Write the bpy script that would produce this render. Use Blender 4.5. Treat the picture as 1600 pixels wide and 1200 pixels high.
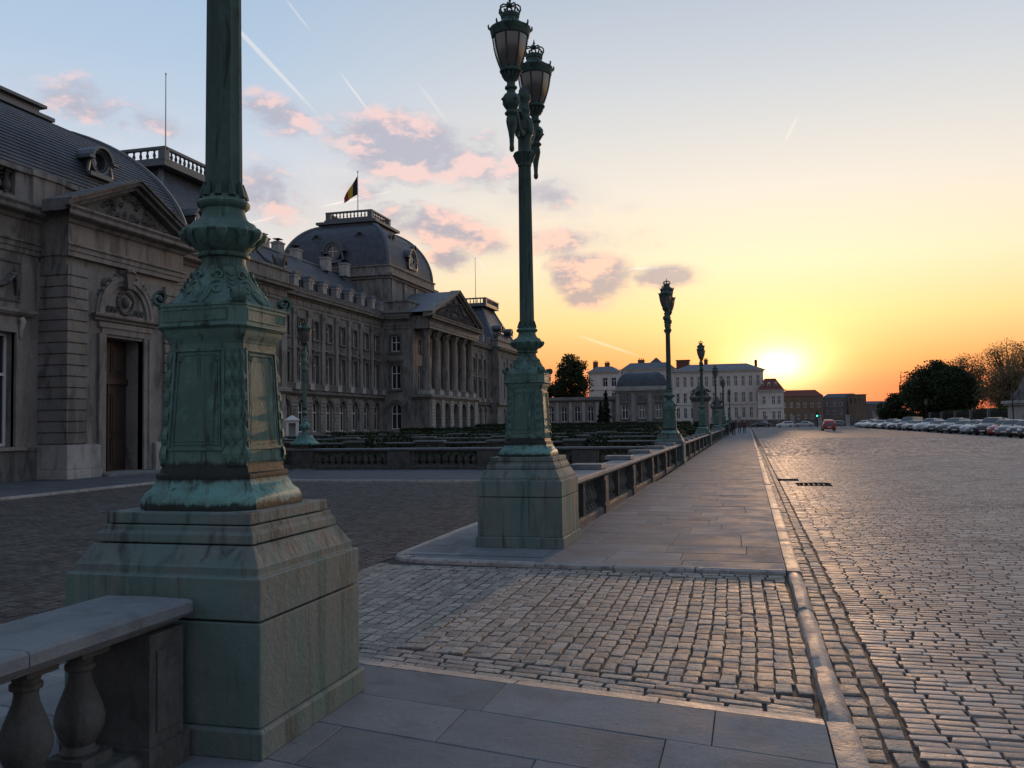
import bpy, math, random
from mathutils import Vector, Matrix
random.seed(7)
R = math.radians
scene = bpy.context.scene
for o in list(bpy.data.objects): bpy.data.objects.remove(o)

# ------------------------------------------------------------------ camera
cam_d = bpy.data.cameras.new('camera'); cam = bpy.data.objects.new('camera', cam_d)
scene.collection.objects.link(cam); scene.camera = cam
cam_d.sensor_width = 36.0; cam_d.lens = 36.0 * 1383 / 1600
cam_d.clip_start = 0.05; cam_d.clip_end = 5000
CAMZ = 1.6
_y, _p, _r = R(14.9), R(2.6), R(0.8)
fw = Vector((-math.sin(_y) * math.cos(_p), math.cos(_y) * math.cos(_p), math.sin(_p)))
rt = fw.cross(Vector((0, 0, 1))).normalized(); up = rt.cross(fw)
rt2 = rt * math.cos(_r) - up * math.sin(_r); up2 = up * math.cos(_r) + rt * math.sin(_r)
M = Matrix((rt2, up2, -fw)).transposed().to_4x4(); M.translation = (0, 0, CAMZ)
cam.matrix_world = M
scene.render.resolution_x = 1024; scene.render.resolution_y = 768
scene.view_settings.view_transform = 'Standard'; scene.view_settings.look = 'None'
scene.view_settings.gamma = 1.0; scene.view_settings.exposure = 0.2
scene.view_settings.use_curve_mapping = False

# ------------------------------------------------------------------ sky and sun
SUN_AZ, SUN_EL = R(1.9), R(3.5)
SUN = Vector((math.sin(SUN_AZ) * math.cos(SUN_EL), math.cos(SUN_AZ) * math.cos(SUN_EL), math.sin(SUN_EL)))

def lin(r, g, b, k=1.0):
    return tuple(k * ((c / 255 / 12.92) if c / 255 < .04045 else (((c / 255) + .055) / 1.055) ** 2.4) for c in (r, g, b)) + (1,)

class NT:
    """small helper to write node graphs as expressions"""
    def __init__(s, tree): s.t = tree; s.n = tree.nodes; s.l = tree.links
    def node(s, typ, **kw):
        n = s.n.new(typ)
        for k, v in kw.items(): setattr(n, k, v)
        return n
    def put(s, sock, v):
        if v is None: return
        if isinstance(v, bpy.types.NodeSocket): s.l.new(v, sock)
        else: sock.default_value = v
    def math(s, op, a, b=None, c=None, clamp=False):
        n = s.node('ShaderNodeMath', operation=op, use_clamp=clamp)
        s.put(n.inputs[0], a); s.put(n.inputs[1], b); s.put(n.inputs[2], c); return n.outputs[0]
    def vm(s, op, a, b=None, out=0):
        n = s.node('ShaderNodeVectorMath', operation=op); s.put(n.inputs[0], a); s.put(n.inputs[1], b)
        return n.outputs['Value'] if op in ('DOT_PRODUCT', 'LENGTH', 'DISTANCE') else n.outputs[0]
    def mix(s, f, a, b, blend='MIX'):
        n = s.node('ShaderNodeMix', data_type='RGBA', blend_type=blend)
        s.put(n.inputs[0], f); s.put(n.inputs[6], a); s.put(n.inputs[7], b); return n.outputs[2]
    def ramp(s, f, stops, interp='LINEAR'):
        n = s.node('ShaderNodeValToRGB'); e = n.color_ramp; e.interpolation = interp
        while len(e.elements) < len(stops): e.elements.new(0.5)
        for el, (p, c) in zip(e.elements, stops): el.position = p; el.color = c if len(c) == 4 else (*c, 1)
        s.put(n.inputs[0], f); return n.outputs[0]
    def mr(s, v, a, b, c=0.0, d=1.0, smooth=True):
        n = s.node('ShaderNodeMapRange', interpolation_type='SMOOTHSTEP' if smooth else 'LINEAR')
        s.put(n.inputs[0], v); s.put(n.inputs[1], a); s.put(n.inputs[2], b); s.put(n.inputs[3], c); s.put(n.inputs[4], d)
        return n.outputs[0]
    def noise(s, vec, scale, detail=4, rough=.55, out='Fac', dist=0.0):
        n = s.node('ShaderNodeTexNoise'); s.put(n.inputs['Vector'], vec); n.inputs['Scale'].default_value = scale
        n.inputs['Detail'].default_value = detail; n.inputs['Roughness'].default_value = rough
        n.inputs['Distortion'].default_value = dist
        return n.outputs[out]

def pix_dir(px, py):      # direction in the world of a point of the sky
    return (fw * 1383 + rt2 * (px - 800) + up2 * (600 - py)).normalized()

world = bpy.data.worlds.new('World'); scene.world = world; world.use_nodes = True
wt = NT(world.node_tree); wt.n.clear()
tc = wt.node('ShaderNodeTexCoord'); D = tc.outputs['Generated']
D = wt.vm('NORMALIZE', D)
sep = wt.node('ShaderNodeSeparateXYZ'); wt.l.new(D, sep.inputs[0])
el = wt.math('MAXIMUM', sep.outputs[2], 0.0)
hor = wt.vm('NORMALIZE', wt.vm('MULTIPLY', D, (1, 1, 0)))
caz = wt.vm('DOT_PRODUCT', hor, (math.sin(SUN_AZ), math.cos(SUN_AZ), 0))
A = wt.ramp(el, [(0, lin(230, 98, 80)), (.035, lin(242, 116, 82)), (.065, lin(250, 164, 94)), (.11, lin(252, 206, 134)), (.17, lin(248, 226, 186)), (.25, lin(232, 223, 210)), (.36, lin(202, 207, 213)), (.47, lin(172, 186, 204)), (1, lin(124, 146, 180))])
B = wt.ramp(el, [(0, lin(246, 176, 112)), (.08, lin(250, 205, 150)), (.14, lin(242, 216, 190)), (.2, lin(222, 217, 215)), (.28, lin(199, 209, 222)), (.38, lin(174, 196, 219)), (.5, lin(154, 182, 211)), (1, lin(124, 146, 180))])
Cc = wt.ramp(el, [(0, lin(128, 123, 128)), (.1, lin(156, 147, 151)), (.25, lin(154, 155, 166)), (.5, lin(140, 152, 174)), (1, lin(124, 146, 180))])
col = wt.mix(wt.mr(caz, .995, .80), A, B)
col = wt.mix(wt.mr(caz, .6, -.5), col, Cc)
cs = wt.math('MAXIMUM', wt.vm('DOT_PRODUCT', D, tuple(SUN)), 0.0)
# flattened glow about the sun: wider than tall
dv = wt.vm('MULTIPLY', wt.vm('SUBTRACT', D, tuple(SUN)), (1, 1, 1.7))
gd = wt.vm('LENGTH', dv)
g1 = wt.math('POWER', 2.718, wt.math('MULTIPLY', gd, -46.0))
g2 = wt.math('POWER', 2.718, wt.math('MULTIPLY', gd, -21.0))
gw = wt.math('POWER', 2.718, wt.math('MULTIPLY', gd, -4.0))
def scaled(c, f):
    n = wt.node('ShaderNodeVectorMath', operation='SCALE'); n.inputs[0].default_value = c; wt.l.new(f, n.inputs['Scale']); return n.outputs[0]
# cumulus and contrails, laid out on the plane tangent to the sky down the street
dy_ = wt.math('MAXIMUM', sep.outputs[1], .05)
UV = wt.vm('DIVIDE', D, None); wt.l.new(dy_, UV.node.inputs[1])
def uv(px, py): d = pix_dir(px, py); return Vector((d.x / d.y, d.z / d.y))
def spot(c, a, b, ang):
    mp = wt.node('ShaderNodeMapping', vector_type='TEXTURE'); wt.l.new(UVZ, mp.inputs[0])
    mp.inputs['Location'].default_value = (c.x, c.y, 0); mp.inputs['Rotation'].default_value = (0, 0, ang); mp.inputs['Scale'].default_value = (a, b, 1)
    g = wt.node('ShaderNodeTexGradient', gradient_type='SPHERICAL'); wt.l.new(mp.outputs[0], g.inputs[0]); return g.outputs['Fac']
sp_ = wt.node('ShaderNodeSeparateXYZ'); wt.l.new(UV, sp_.inputs[0]); cb_ = wt.node('ShaderNodeCombineXYZ'); wt.l.new(sp_.outputs[0], cb_.inputs[0]); wt.l.new(sp_.outputs[2], cb_.inputs[1]); UVZ = cb_.outputs[0]
ahead = wt.math('GREATER_THAN', sep.outputs[1], .06)
clouds = [  # px, py, half width, half height (px), tilt, weight
    (640, 232, 150, 48, .22, 1.0), (450, 185, 80, 30, .25, .8), (430, 305, 80, 45, .4, .8), (120, 165, 95, 32, .35, .75), (250, 195, 70, 25, .4, .7),
    (680, 355, 110, 32, .22, 1.0), (745, 375, 70, 26, .1, .8), (705, 405, 40, 22, 0, .9), (860, 310, 75, 35, .1, .85), (890, 375, 85, 26, .05, .9),
    (985, 375, 60, 30, 0, .45), (925, 430, 55, 38, .1, 1.35), (915, 465, 35, 16, 0, 1.1), (1040, 432, 48, 17, -.05, 1.35), (980, 325, 30, 14, 0, .5), (770, 258, 26, 14, 0, .4), (560, 300, 120, 45, .2, .5)]
mask = None
for (px, py, a, b, tl, w) in clouds:
    c = uv(px, py); e = uv(px + a * math.cos(tl), py + a * math.sin(tl)) - c; n = uv(px, py - b) - c
    v = wt.math('MULTIPLY', spot(c, e.length * 1.9, n.length * 1.9, math.atan2(e.y, e.x)), w * 1.15)
    mask = v if mask is None else wt.math('MAXIMUM', mask, v)
mask = wt.math('MULTIPLY', mask, ahead)
def cloud_density(off):
    p = wt.vm('ADD', D, off); p = wt.vm('MULTIPLY', p, (1, 1, 1.9))
    n1 = wt.noise(p, 14.0, 6, .62, dist=.15)
    return n1
n_a = cloud_density((0, 0, 0)); n_b = cloud_density((-.004, .0, .016))
# elsewhere in the sky the same broken cloud goes on thinly
far_m = wt.math('MULTIPLY', wt.mr(wt.noise(D, 2.2, 2), .5, .75), wt.mr(caz, .65, .3))
mask = wt.math('MAXIMUM', mask, wt.math('MULTIPLY', far_m, wt.mr(el, .6, .3, 0, .7)))
puff = wt.mr(wt.math('ADD', wt.math('MULTIPLY', mask, .85), wt.math('MULTIPLY', n_a, 1.5)), 1.02, 1.46)
dens = wt.math('MAXIMUM', puff, wt.math('MULTIPLY', wt.mr(mask, .1, .8), .22))
lit = wt.mr(wt.math('SUBTRACT', n_a, n_b), -.05, .11)
pink = wt.mix(wt.mr(el, .08, .3), lin(250, 192, 158), lin(238, 204, 200))
grey = wt.mix(wt.mr(el, .1, .3), lin(164, 147, 152), lin(176, 177, 192))
ccol = wt.mix(lit, grey, pink)
# contrails
def trail(p, q, w, k):
    a, b = uv(*p), uv(*q); c = (a + b) / 2; d = b - a
    return wt.math('MULTIPLY', wt.mr(spot(c, d.length / 2, w * .8 / 1383, math.atan2(d.y, d.x)), 0, .55), k * .85)
tr = None
for a in [((300, -30), (515, 198), 6.5, .42), ((440, -10), (490, 55), 3.5, .28), ((525, 105), (590, 192), 3.5, .4), ((645, 120), (710, 205), 5, .18),
          ((385, 350), (440, 336), 3.5, .7), ((488, 326), (625, 296), 3.2, .8), ((965, 421), (1070, 417), 3.2, .8), ((890, 520), (1010, 560), 3.5, .3), ((1222, 230), (1250, 175), 4, .3), ((735, 390), (762, 425), 3, .4)]:
    v = trail(*a); tr = v if tr is None else wt.math('MAXIMUM', tr, v)
tr = wt.math('MULTIPLY', tr, ahead)
col = wt.mix(tr, col, lin(255, 244, 232))
col = wt.mix(wt.math('MULTIPLY', dens, .92), col, ccol)
streak = wt.noise(wt.vm('MULTIPLY', D, (3, 3, 40)), 1.6, 4)
g2 = wt.math('MULTIPLY', g2, wt.mr(streak, .25, .75, .75, 1.2))
gw = wt.math('MULTIPLY', gw, wt.mr(el, .03, .13))
col = wt.vm('ADD', col, scaled((.20, .17, .09), gw))
col = wt.vm('ADD', col, scaled((.80, .56, .12), g2))
col = wt.vm('ADD', col, scaled((3.0, 2.5, 1.5), g1))
ground_w = wt.mr(sep.outputs[2], 0.0, -.03)
col = wt.mix(ground_w, col, (.06, .055, .05, 1))
sky = wt.node('ShaderNodeTexSky', sky_type='NISHITA', sun_disc=False)
sky.sun_elevation = SUN_EL; sky.sun_rotation = SUN_AZ; sky.air_density = 1.0; sky.dust_density = 1.5; sky.ozone_density = 1.5
bg1 = wt.node('ShaderNodeBackground'); wt.l.new(wt.vm('MULTIPLY', sky.outputs[0], (.12, .12, .16)), bg1.inputs[0]); bg1.inputs[1].default_value = 0.05
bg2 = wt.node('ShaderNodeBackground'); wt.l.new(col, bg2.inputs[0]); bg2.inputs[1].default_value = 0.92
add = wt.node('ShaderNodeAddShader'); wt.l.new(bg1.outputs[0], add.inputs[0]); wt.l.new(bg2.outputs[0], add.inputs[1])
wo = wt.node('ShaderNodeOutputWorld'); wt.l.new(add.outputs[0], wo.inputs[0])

sl = bpy.data.lights.new('sun', 'SUN'); so = bpy.data.objects.new('sun', sl); scene.collection.objects.link(so)
sl.energy = 2.0; sl.angle = R(1.5); sl.color = (1.0, .58, .31)
so.rotation_euler = (-SUN).to_track_quat('-Z', 'Y').to_euler()

# ------------------------------------------------------------------ object helpers
COL = scene.collection
def link(o, parent=None):
    COL.objects.link(o)
    if parent is not None: o.parent = parent
    return o
def tag(o, label=None, cat=None, group=None, kind=None):
    if label: o['label'] = label
    if cat: o['category'] = cat
    if group: o['group'] = group
    if kind: o['kind'] = kind
    return o
def empty(name, loc=(0, 0, 0), rz=0, label=None, cat=None, group=None, parent=None):
    o = bpy.data.objects.new(name, None); o.location = loc; o.rotation_euler = (0, 0, rz); o.empty_display_size = .2
    link(o, parent); return tag(o, label, cat, group)
def inst(name, me, parent=None, loc=(0, 0, 0), rot=(0, 0, 0), sc=(1, 1, 1)):
    o = bpy.data.objects.new(name, me); o.location = loc; o.rotation_euler = rot; o.scale = sc
    return link(o, parent)
def kids(o): return [c for c in bpy.data.objects if c.parent == o]
def copy_tree(o, parent=None, km=None):
    if km is None:
        km = {}
        for c in bpy.data.objects:
            if c.parent: km.setdefault(c.parent.name, []).append(c)
    c = o.copy(); COL.objects.link(c); c.parent = parent
    for ch in km.get(o.name, []): copy_tree(ch, c, km)
    return c

class MB:
    def __init__(s): s.v = []; s.f = []
    def add(s, vs, fs):
        b = len(s.v); s.v += [tuple(p) for p in vs]; s.f += [tuple(i + b for i in f) for f in fs]; return s
    def box(s, x0, x1, y0, y1, z0, z1):
        return s.add([(x0, y0, z0), (x1, y0, z0), (x1, y1, z0), (x0, y1, z0), (x0, y0, z1), (x1, y0, z1), (x1, y1, z1), (x0, y1, z1)],
                     [(3, 2, 1, 0), (4, 5, 6, 7), (0, 1, 5, 4), (1, 2, 6, 5), (2, 3, 7, 6), (3, 0, 4, 7)])
    def rings(s, rs, cap0=True, cap1=True, closed=False):
        n = len(rs[0]); vs = [p for r in rs for p in r]; fs = []
        m = len(rs)
        for i in range(m if closed else m - 1):
            j = (i + 1) % m
            for k in range(n):
                l = (k + 1) % n; fs.append((i * n + k, i * n + l, j * n + l, j * n + k))
        if not closed:
            if cap0: fs.append(tuple(range(n - 1, -1, -1)))
            if cap1: fs.append(tuple(range((m - 1) * n, m * n)))
        return s.add(vs, fs)
    def lathe(s, prof, n=16, c=(0, 0, 0), flute=0, fd=0.0, rot=0.0):
        rs = []
        for (r, z) in prof:
            ring = []
            for k in range(n):
                a = rot + 2 * math.pi * k / n
                rr = r * (1 - fd * (k % 2)) if flute else r
                ring.append((c[0] + rr * math.cos(a), c[1] + rr * math.sin(a), c[2] + z))
            rs.append(ring)
        return s.rings(rs)
    def sq(s, prof, ch=0.0, c=(0, 0, 0), ratio=1.0):
        rs = []
        for (h, z) in prof:
            k = ch * h; w = h * ratio
            if ch: pts = [(w - k, -h), (w, -h + k), (w, h - k), (w - k, h), (-w + k, h), (-w, h - k), (-w, -h + k), (-w + k, -h)]
            else: pts = [(w, -h), (w, h), (-w, h), (-w, -h)]
            rs.append([(c[0] + x, c[1] + y, c[2] + z) for x, y in pts])
        return s.rings(rs)
    def tube(s, pts, r, n=8, cap=True):
        pts = [Vector(p) for p in pts]; rs = []
        last = None
        for i, p in enumerate(pts):
            d = (pts[min(i + 1, len(pts) - 1)] - pts[max(i - 1, 0)])
            if d.length < 1e-9: d = Vector((0, 0, 1))
            d.normalize()
            if last is None:
                u = d.orthogonal().normalized()
            else:
                u = (last - d * last.dot(d)); u = u.normalized() if u.length > 1e-6 else d.orthogonal().normalized()
            last = u; w = d.cross(u); rr = r[i] if isinstance(r, (list, tuple)) else r
            rs.append([p + (u * math.cos(2 * math.pi * k / n) + w * math.sin(2 * math.pi * k / n)) * rr for k in range(n)])
        return s.rings(rs, cap, cap)
    def prism(s, poly, fn, a, b):
        """poly of (u,z); fn(u,d,z)->xyz; from depth a to depth b"""
        n = len(poly); vs = [fn(u, a, z) for u, z in poly] + [fn(u, b, z) for u, z in poly]
        fs = [tuple(range(n - 1, -1, -1)), tuple(range(n, 2 * n))] + [(k, (k + 1) % n, n + (k + 1) % n, n + k) for k in range(n)]
        return s.add(vs, fs)
    def fbox(s, fn, u0, u1, d0, d1, z0, z1):
        return s.prism([(u0, z0), (u1, z0), (u1, z1), (u0, z1)], fn, d0, d1)
    def mesh(s, name, mat, smooth=None, fix=True):
        me = bpy.data.meshes.new(name); me.from_pydata(s.v, [], s.f); me.update()
        if fix:
            import bmesh
            bm = bmesh.new(); bm.from_mesh(me); bmesh.ops.recalc_face_normals(bm, faces=bm.faces); bm.to_mesh(me); bm.free()
        if mat is not None:
            for m_ in (mat if isinstance(mat, (list, tuple)) else [mat]): me.materials.append(m_)
        if smooth is not None:
            me.shade_smooth()
            if smooth < 180: me.set_sharp_from_angle(angle=R(smooth))
        return me
    def build(s, name, mat, parent=None, smooth=None, loc=(0, 0, 0), fix=True):
        return inst(name, s.mesh(name, mat, smooth, fix), parent, loc)

def bev(o, w=.01, seg=2):
    m = o.modifiers.new('bevel', 'BEVEL'); m.width = w; m.segments = seg; m.limit_method = 'ANGLE'; m.angle_limit = R(40); return o

# ------------------------------------------------------------------ materials
def new_mat(name):
    m = bpy.data.materials.new(name); m.use_nodes = True
    t = NT(m.node_tree); b = t.n['Principled BSDF']; return m, t, b
def coords(t, kind='Object'):
    return t.node('ShaderNodeTexCoord').outputs[kind]
def wpos(t): return t.node('ShaderNodeNewGeometry').outputs['Position']
def plain(name, c, rough=.6, metal=0.0, spec=.5, var=.0, scale=3.0):
    m, t, b = new_mat(name)
    b.inputs['Roughness'].default_value = rough; b.inputs['Metallic'].default_value = metal; b.inputs['Specular IOR Level'].default_value = spec
    if var:
        n = t.noise(wpos(t), scale, 4)
        t.l.new(t.mix(n, (*[x * (1 - var) for x in c], 1), (*[min(1, x * (1 + var)) for x in c], 1)), b.inputs['Base Color'])
    else: b.inputs['Base Color'].default_value = (*c, 1)
    return m
def stone(name, c1, c2, scale=2.0, rough=.85, bump=.3, fine=40, stain=None, stain_amt=.5, stain_scale=(1.2, 1.2, .25), island=0.0, spec=.3):
    """weathered stone: two tones, fine grain, tall rain streaks"""
    m, t, b = new_mat(name); P = wpos(t)
    n1 = t.mr(t.noise(P, scale, 6, .65), .3, .72); n2 = t.noise(P, fine, 4, .7)
    c = t.mix(n1, (*c1, 1), (*c2, 1))
    c = t.mix(t.mr(n2, .2, .8, .0, .35), c, (*[x * .55 for x in c1], 1))
    if stain:
        s = t.noise(t.vm('MULTIPLY', P, stain_scale), 2.2, 6, .65, dist=.6)
        c = t.mix(t.mr(s, .47, .66, 0, stain_amt), c, (*stain, 1))
    if island:
        r = t.math('FRACT', t.math('ADD', t.node('ShaderNodeNewGeometry').outputs['Random Per Island'], t.node('ShaderNodeObjectInfo').outputs['Random']))
        c = t.mix(1.0, c, t.ramp(r, [(0, (1 - island,) * 3), (.5, (1, 1, 1)), (1, (1 + island, 1 + island * .9, 1 + island * .75))]), 'MULTIPLY')
    t.l.new(c, b.inputs['Base Color'])
    b.inputs['Specular IOR Level'].default_value = spec
    t.l.new(t.mr(n1, 0, 1, max(.2, rough - .1), min(1, rough + .08)), b.inputs['Roughness'])
    bp = t.node('ShaderNodeBump'); bp.inputs['Strength'].default_value = bump; bp.inputs['Distance'].default_value = .02
    t.l.new(t.math('ADD', t.noise(P, fine * .35, 5, .7), t.math('MULTIPLY', n2, .5)), bp.inputs['Height']); t.l.new(bp.outputs[0], b.inputs['Normal'])
    return m
def verdigris(name, footed=True):
    m, t, b = new_mat(name); P = coords(t)
    big = t.mr(t.noise(P, 2.6, 5, .6), .32, .68); st = t.noise(t.vm('MULTIPLY', P, (5, 5, .7)), 2.0, 6, .7, dist=.8)
    sep = t.node('ShaderNodeSeparateXYZ'); t.l.new(P, sep.inputs[0])
    c = t.mix(big, (.072, .13, .108, 1), (.115, .20, .168, 1))
    c = t.mix(t.mr(t.noise(P, 9, 5, .7), .5, .75, 0, .75), c, (.14, .27, .235, 1))
    # bright copper salts settle on the spread foot of the pedestal
    foot = t.math('MULTIPLY', t.mr(sep.outputs[2], 1.36, 1.30), t.mr(t.noise(P, 7, 5, .7), .38, .62, .1, 1))
    if footed: c = t.mix(t.math('MULTIPLY', foot, .75), c, (.15, .34, .31, 1))
    c = t.mix(t.mr(st, .50, .66, 0, .88), c, (.022, .026, .022, 1))
    # black crust just above each foot
    edge = t.math('ADD', sep.outputs[2], t.math('MULTIPLY', t.noise(t.vm('MULTIPLY', P, (1, 1, .1)), 14, 4, .7), .09))
    crust = t.math('MAXIMUM', t.math('MULTIPLY', t.mr(edge, 1.345, 1.375), t.mr(edge, 1.475, 1.445)), t.math('MULTIPLY', t.mr(edge, 1.255, 1.235), t.mr(sep.outputs[2], 1.1, 1.12)))
    if footed: c = t.mix(t.math('MULTIPLY', crust, .9), c, (.018, .017, .015, 1))
    spot = t.math('MULTIPLY', t.mr(t.noise(P, 16, 5, .75), .60, .72), .6)
    c = t.mix(spot, c, (.03, .04, .036, 1))
    if not footed: c = t.mix(.55, c, (.02, .03, .028, 1))
    t.l.new(c, b.inputs['Base Color']); b.inputs['Roughness'].default_value = .68; b.inputs['Metallic'].default_value = 0.0
    b.inputs['Specular IOR Level'].default_value = .25
    bp = t.node('ShaderNodeBump'); bp.inputs['Strength'].default_value = .35; bp.inputs['Distance'].default_value = .01
    t.l.new(t.noise(P, 45, 5, .7), bp.inputs['Height']); t.l.new(bp.outputs[0], b.inputs['Normal'])
    return m
def slate(name, c=(.05, .06, .075)):
    m, t, b = new_mat(name); P = wpos(t)
    w = t.node('ShaderNodeTexBrick'); t.l.new(t.vm('MULTIPLY', P, (1, 1, 1)), w.inputs['Vector'])
    n = t.noise(P, 1.1, 5, .6); n2 = t.noise(t.vm('MULTIPLY', P, (3, 3, 9)), 2, 3)
    cc = t.mix(t.mr(n, .3, .7), (*[x * .75 for x in c], 1), (*[x * 1.35 for x in c], 1))
    cc = t.mix(t.mr(n2, .45, .7, 0, .35), cc, (.075, .08, .082, 1))
    t.l.new(cc, b.inputs['Base Color']); b.inputs['Roughness'].default_value = .55
    bp = t.node('ShaderNodeBump'); bp.inputs['Strength'].default_value = .4; bp.inputs['Distance'].default_value = .02
    t.l.new(n2, bp.inputs['Height']); t.l.new(bp.outputs[0], b.inputs['Normal'])
    t.n.remove(w)
    return m
def leafmat(name, c1, c2, tr=.25):
    m, t, b = new_mat(name)
    r = t.node('ShaderNodeNewGeometry').outputs['Random Per Island']
    t.l.new(t.mix(r, (*c1, 1), (*c2, 1)), b.inputs['Base Color']); b.inputs['Roughness'].default_value = .6
    b.inputs['Specular IOR Level'].default_value = .25
    ts = t.node('ShaderNodeBsdfTranslucent'); t.l.new(t.mix(r, (*c1, 1), (*c2, 1)), ts.inputs[0])
    mx = t.node('ShaderNodeMixShader'); mx.inputs[0].default_value = tr
    t.l.new(b.outputs[0], mx.inputs[1]); t.l.new(ts.outputs[0], mx.inputs[2]); t.l.new(mx.outputs[0], t.n['Material Output'].inputs[0])
    return m
def glassmat(name, c=(.02, .024, .028), rough=.06):
    m, t, b = new_mat(name); b.inputs['Base Color'].default_value = (*c, 1); b.inputs['Roughness'].default_value = rough
    b.inputs['Specular IOR Level'].default_value = 1.0; return m

MT = {}
MT['bronze'] = verdigris('verdigris_bronze'); MT['bronze_dark'] = verdigris('sooty_lantern_bronze', False)
MT['plinth'] = stone('stained_plinth_stone', (.132, .162, .148), (.20, .232, .212), 1.6, .85, .3, 38, stain=(.036, .04, .036), stain_amt=.85, stain_scale=(3.6, 3.6, .22))
def green_runs(m):
    t = NT(m.node_tree); b = t.n['Principled BSDF']; lk = [l for l in t.l if l.to_socket == b.inputs['Base Color']][0]; c = lk.from_socket
    s = t.noise(t.vm('MULTIPLY', wpos(t), (2, 2, .5)), 1.7, 5, .6, dist=.5)
    t.l.new(t.mix(t.mr(s, .43, .62, 0, .65), c, (.085, .165, .142, 1)), b.inputs['Base Color'])
green_runs(MT['plinth'])
def gum(m, amt=.35, scale=7.0, tone=(.09, .095, .10)):
    t = NT(m.node_tree); b = t.n['Principled BSDF']; c = [l for l in t.l if l.to_socket == b.inputs['Base Color']][0].from_socket
    v = t.node('ShaderNodeTexVoronoi'); t.l.new(wpos(t), v.inputs['Vector']); v.inputs['Scale'].default_value = scale
    d = t.math('SUBTRACT', v.outputs['Distance'], t.math('MULTIPLY', t.noise(wpos(t), 3.0, 2), .16))
    n = t.noise(wpos(t), .9, 5, .65); c = t.mix(t.mr(n, .5, .72, 0, .4), c, (*tone, 1))
    t.l.new(t.mix(t.mr(d, .03, -.02, 0, amt), c, (*tone, 1)), b.inputs['Base Color'])
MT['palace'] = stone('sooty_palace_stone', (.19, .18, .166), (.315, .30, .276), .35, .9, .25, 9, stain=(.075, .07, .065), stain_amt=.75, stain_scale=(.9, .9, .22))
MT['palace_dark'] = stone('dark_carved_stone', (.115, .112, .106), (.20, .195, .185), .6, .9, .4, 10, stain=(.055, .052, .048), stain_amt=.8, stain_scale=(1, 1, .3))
MT['palace_light'] = stone('washed_pale_stone', (.33, .325, .31), (.44, .43, .41), .8, .9, .25, 14, stain=(.14, .13, .12), stain_amt=.6)
MT['white'] = stone('pale_rendered_wall', (.64, .585, .52), (.78, .72, .645), .15, .85, .1, 5, stain=(.36, .35, .33), stain_amt=.4, stain_scale=(.6, .6, .1))
MT['balus'] = stone('grimy_balustrade_stone', (.07, .07, .066), (.135, .133, .124), 2.4, .9, .5, 30, stain=(.045, .047, .04), stain_amt=.75, stain_scale=(3, 3, 1.0))
MT['coping'] = stone('grey_coping_stone', (.16, .175, .185), (.245, .258, .265), 2.0, .8, .4, 45, stain=(.10, .11, .105), stain_amt=.6, stain_scale=(1.5, 1.5, 1.5))
MT['slab'] = stone('bluestone_slab', (.17, .188, .198), (.235, .252, .26), 1.6, .85, .2, 60, stain=(.118, .128, .135), stain_amt=.6, stain_scale=(1, 1, 1), island=.17, spec=.08)
gum(MT['slab'])
MT['kerb'] = stone('worn_kerb_stone', (.27, .245, .22), (.42, .385, .345), 3.0, .72, .45, 40, stain=(.10, .10, .10), stain_amt=.7, stain_scale=(4, 4, 4), island=.1)
MT['sett'] = stone('worn_granite_sett', (.265, .238, .21), (.41, .37, .325), 5.0, .74, .7, 60, stain=(.09, .08, .07), stain_amt=.7, stain_scale=(13, 13, 13), island=.3, spec=.2)
MT['sett_road'] = stone('polished_road_sett', (.33, .275, .237), (.46, .395, .345), 4.0, .66, .5, 70, stain=(.15, .13, .118), stain_amt=.55, stain_scale=(.3, .3, .3), island=.34, spec=.35)
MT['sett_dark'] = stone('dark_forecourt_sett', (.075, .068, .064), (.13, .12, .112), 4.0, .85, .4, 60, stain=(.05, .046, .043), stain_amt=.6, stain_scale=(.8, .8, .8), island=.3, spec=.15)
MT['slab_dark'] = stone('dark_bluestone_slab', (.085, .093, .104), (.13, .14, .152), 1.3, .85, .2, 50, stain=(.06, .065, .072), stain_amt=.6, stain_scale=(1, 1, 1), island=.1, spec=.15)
MT['joint'] = stone('dirty_joint_sand', (.036, .030, .026), (.062, .053, .046), 6, .95, .4, 50)
MT['slate'] = slate('dark_roof_slate')
MT['lead'] = plain('weathered_lead', (.10, .115, .125), .5, .3, var=.3, scale=2)
MT['zinc'] = plain('zinc_roof', (.12, .135, .155), .6, .1, var=.15, scale=.3)
MT['glass'] = glassmat('window_glass')
MT['frame'] = plain('white_window_paint', (.68, .68, .66), .5, var=.08)
MT['door'] = plain('dark_oak_door', (.035, .022, .018), .45, var=.4, scale=6)
MT['iron'] = plain('black_iron', (.015, .016, .017), .7, 0, .2)
MT['iron_matt'] = plain('dull_cast_iron', (.022, .021, .02), 1.0, 0, 0.0)
MT['lampglass'] = glassmat('dusty_lamp_glass', (.10, .095, .085), .18)
MT['hedge'] = leafmat('box_hedge_leaf', (.012, .022, .010), (.035, .055, .022), .1)
MT['leaf_dark'] = leafmat('dark_tree_leaf', (.016, .028, .012), (.05, .07, .026), .2)
MT['leaf_spring'] = leafmat('sparse_spring_leaf', (.12, .095, .05), (.22, .165, .085), .45)
MT['conifer'] = leafmat('conifer_needle', (.008, .016, .010), (.022, .036, .018), .05)
MT['bark'] = plain('tree_bark', (.05, .04, .032), .9, var=.3, scale=3)
MT['grass'] = plain('dark_lawn', (.025, .04, .016), .95, var=.4, scale=1.5)

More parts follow.
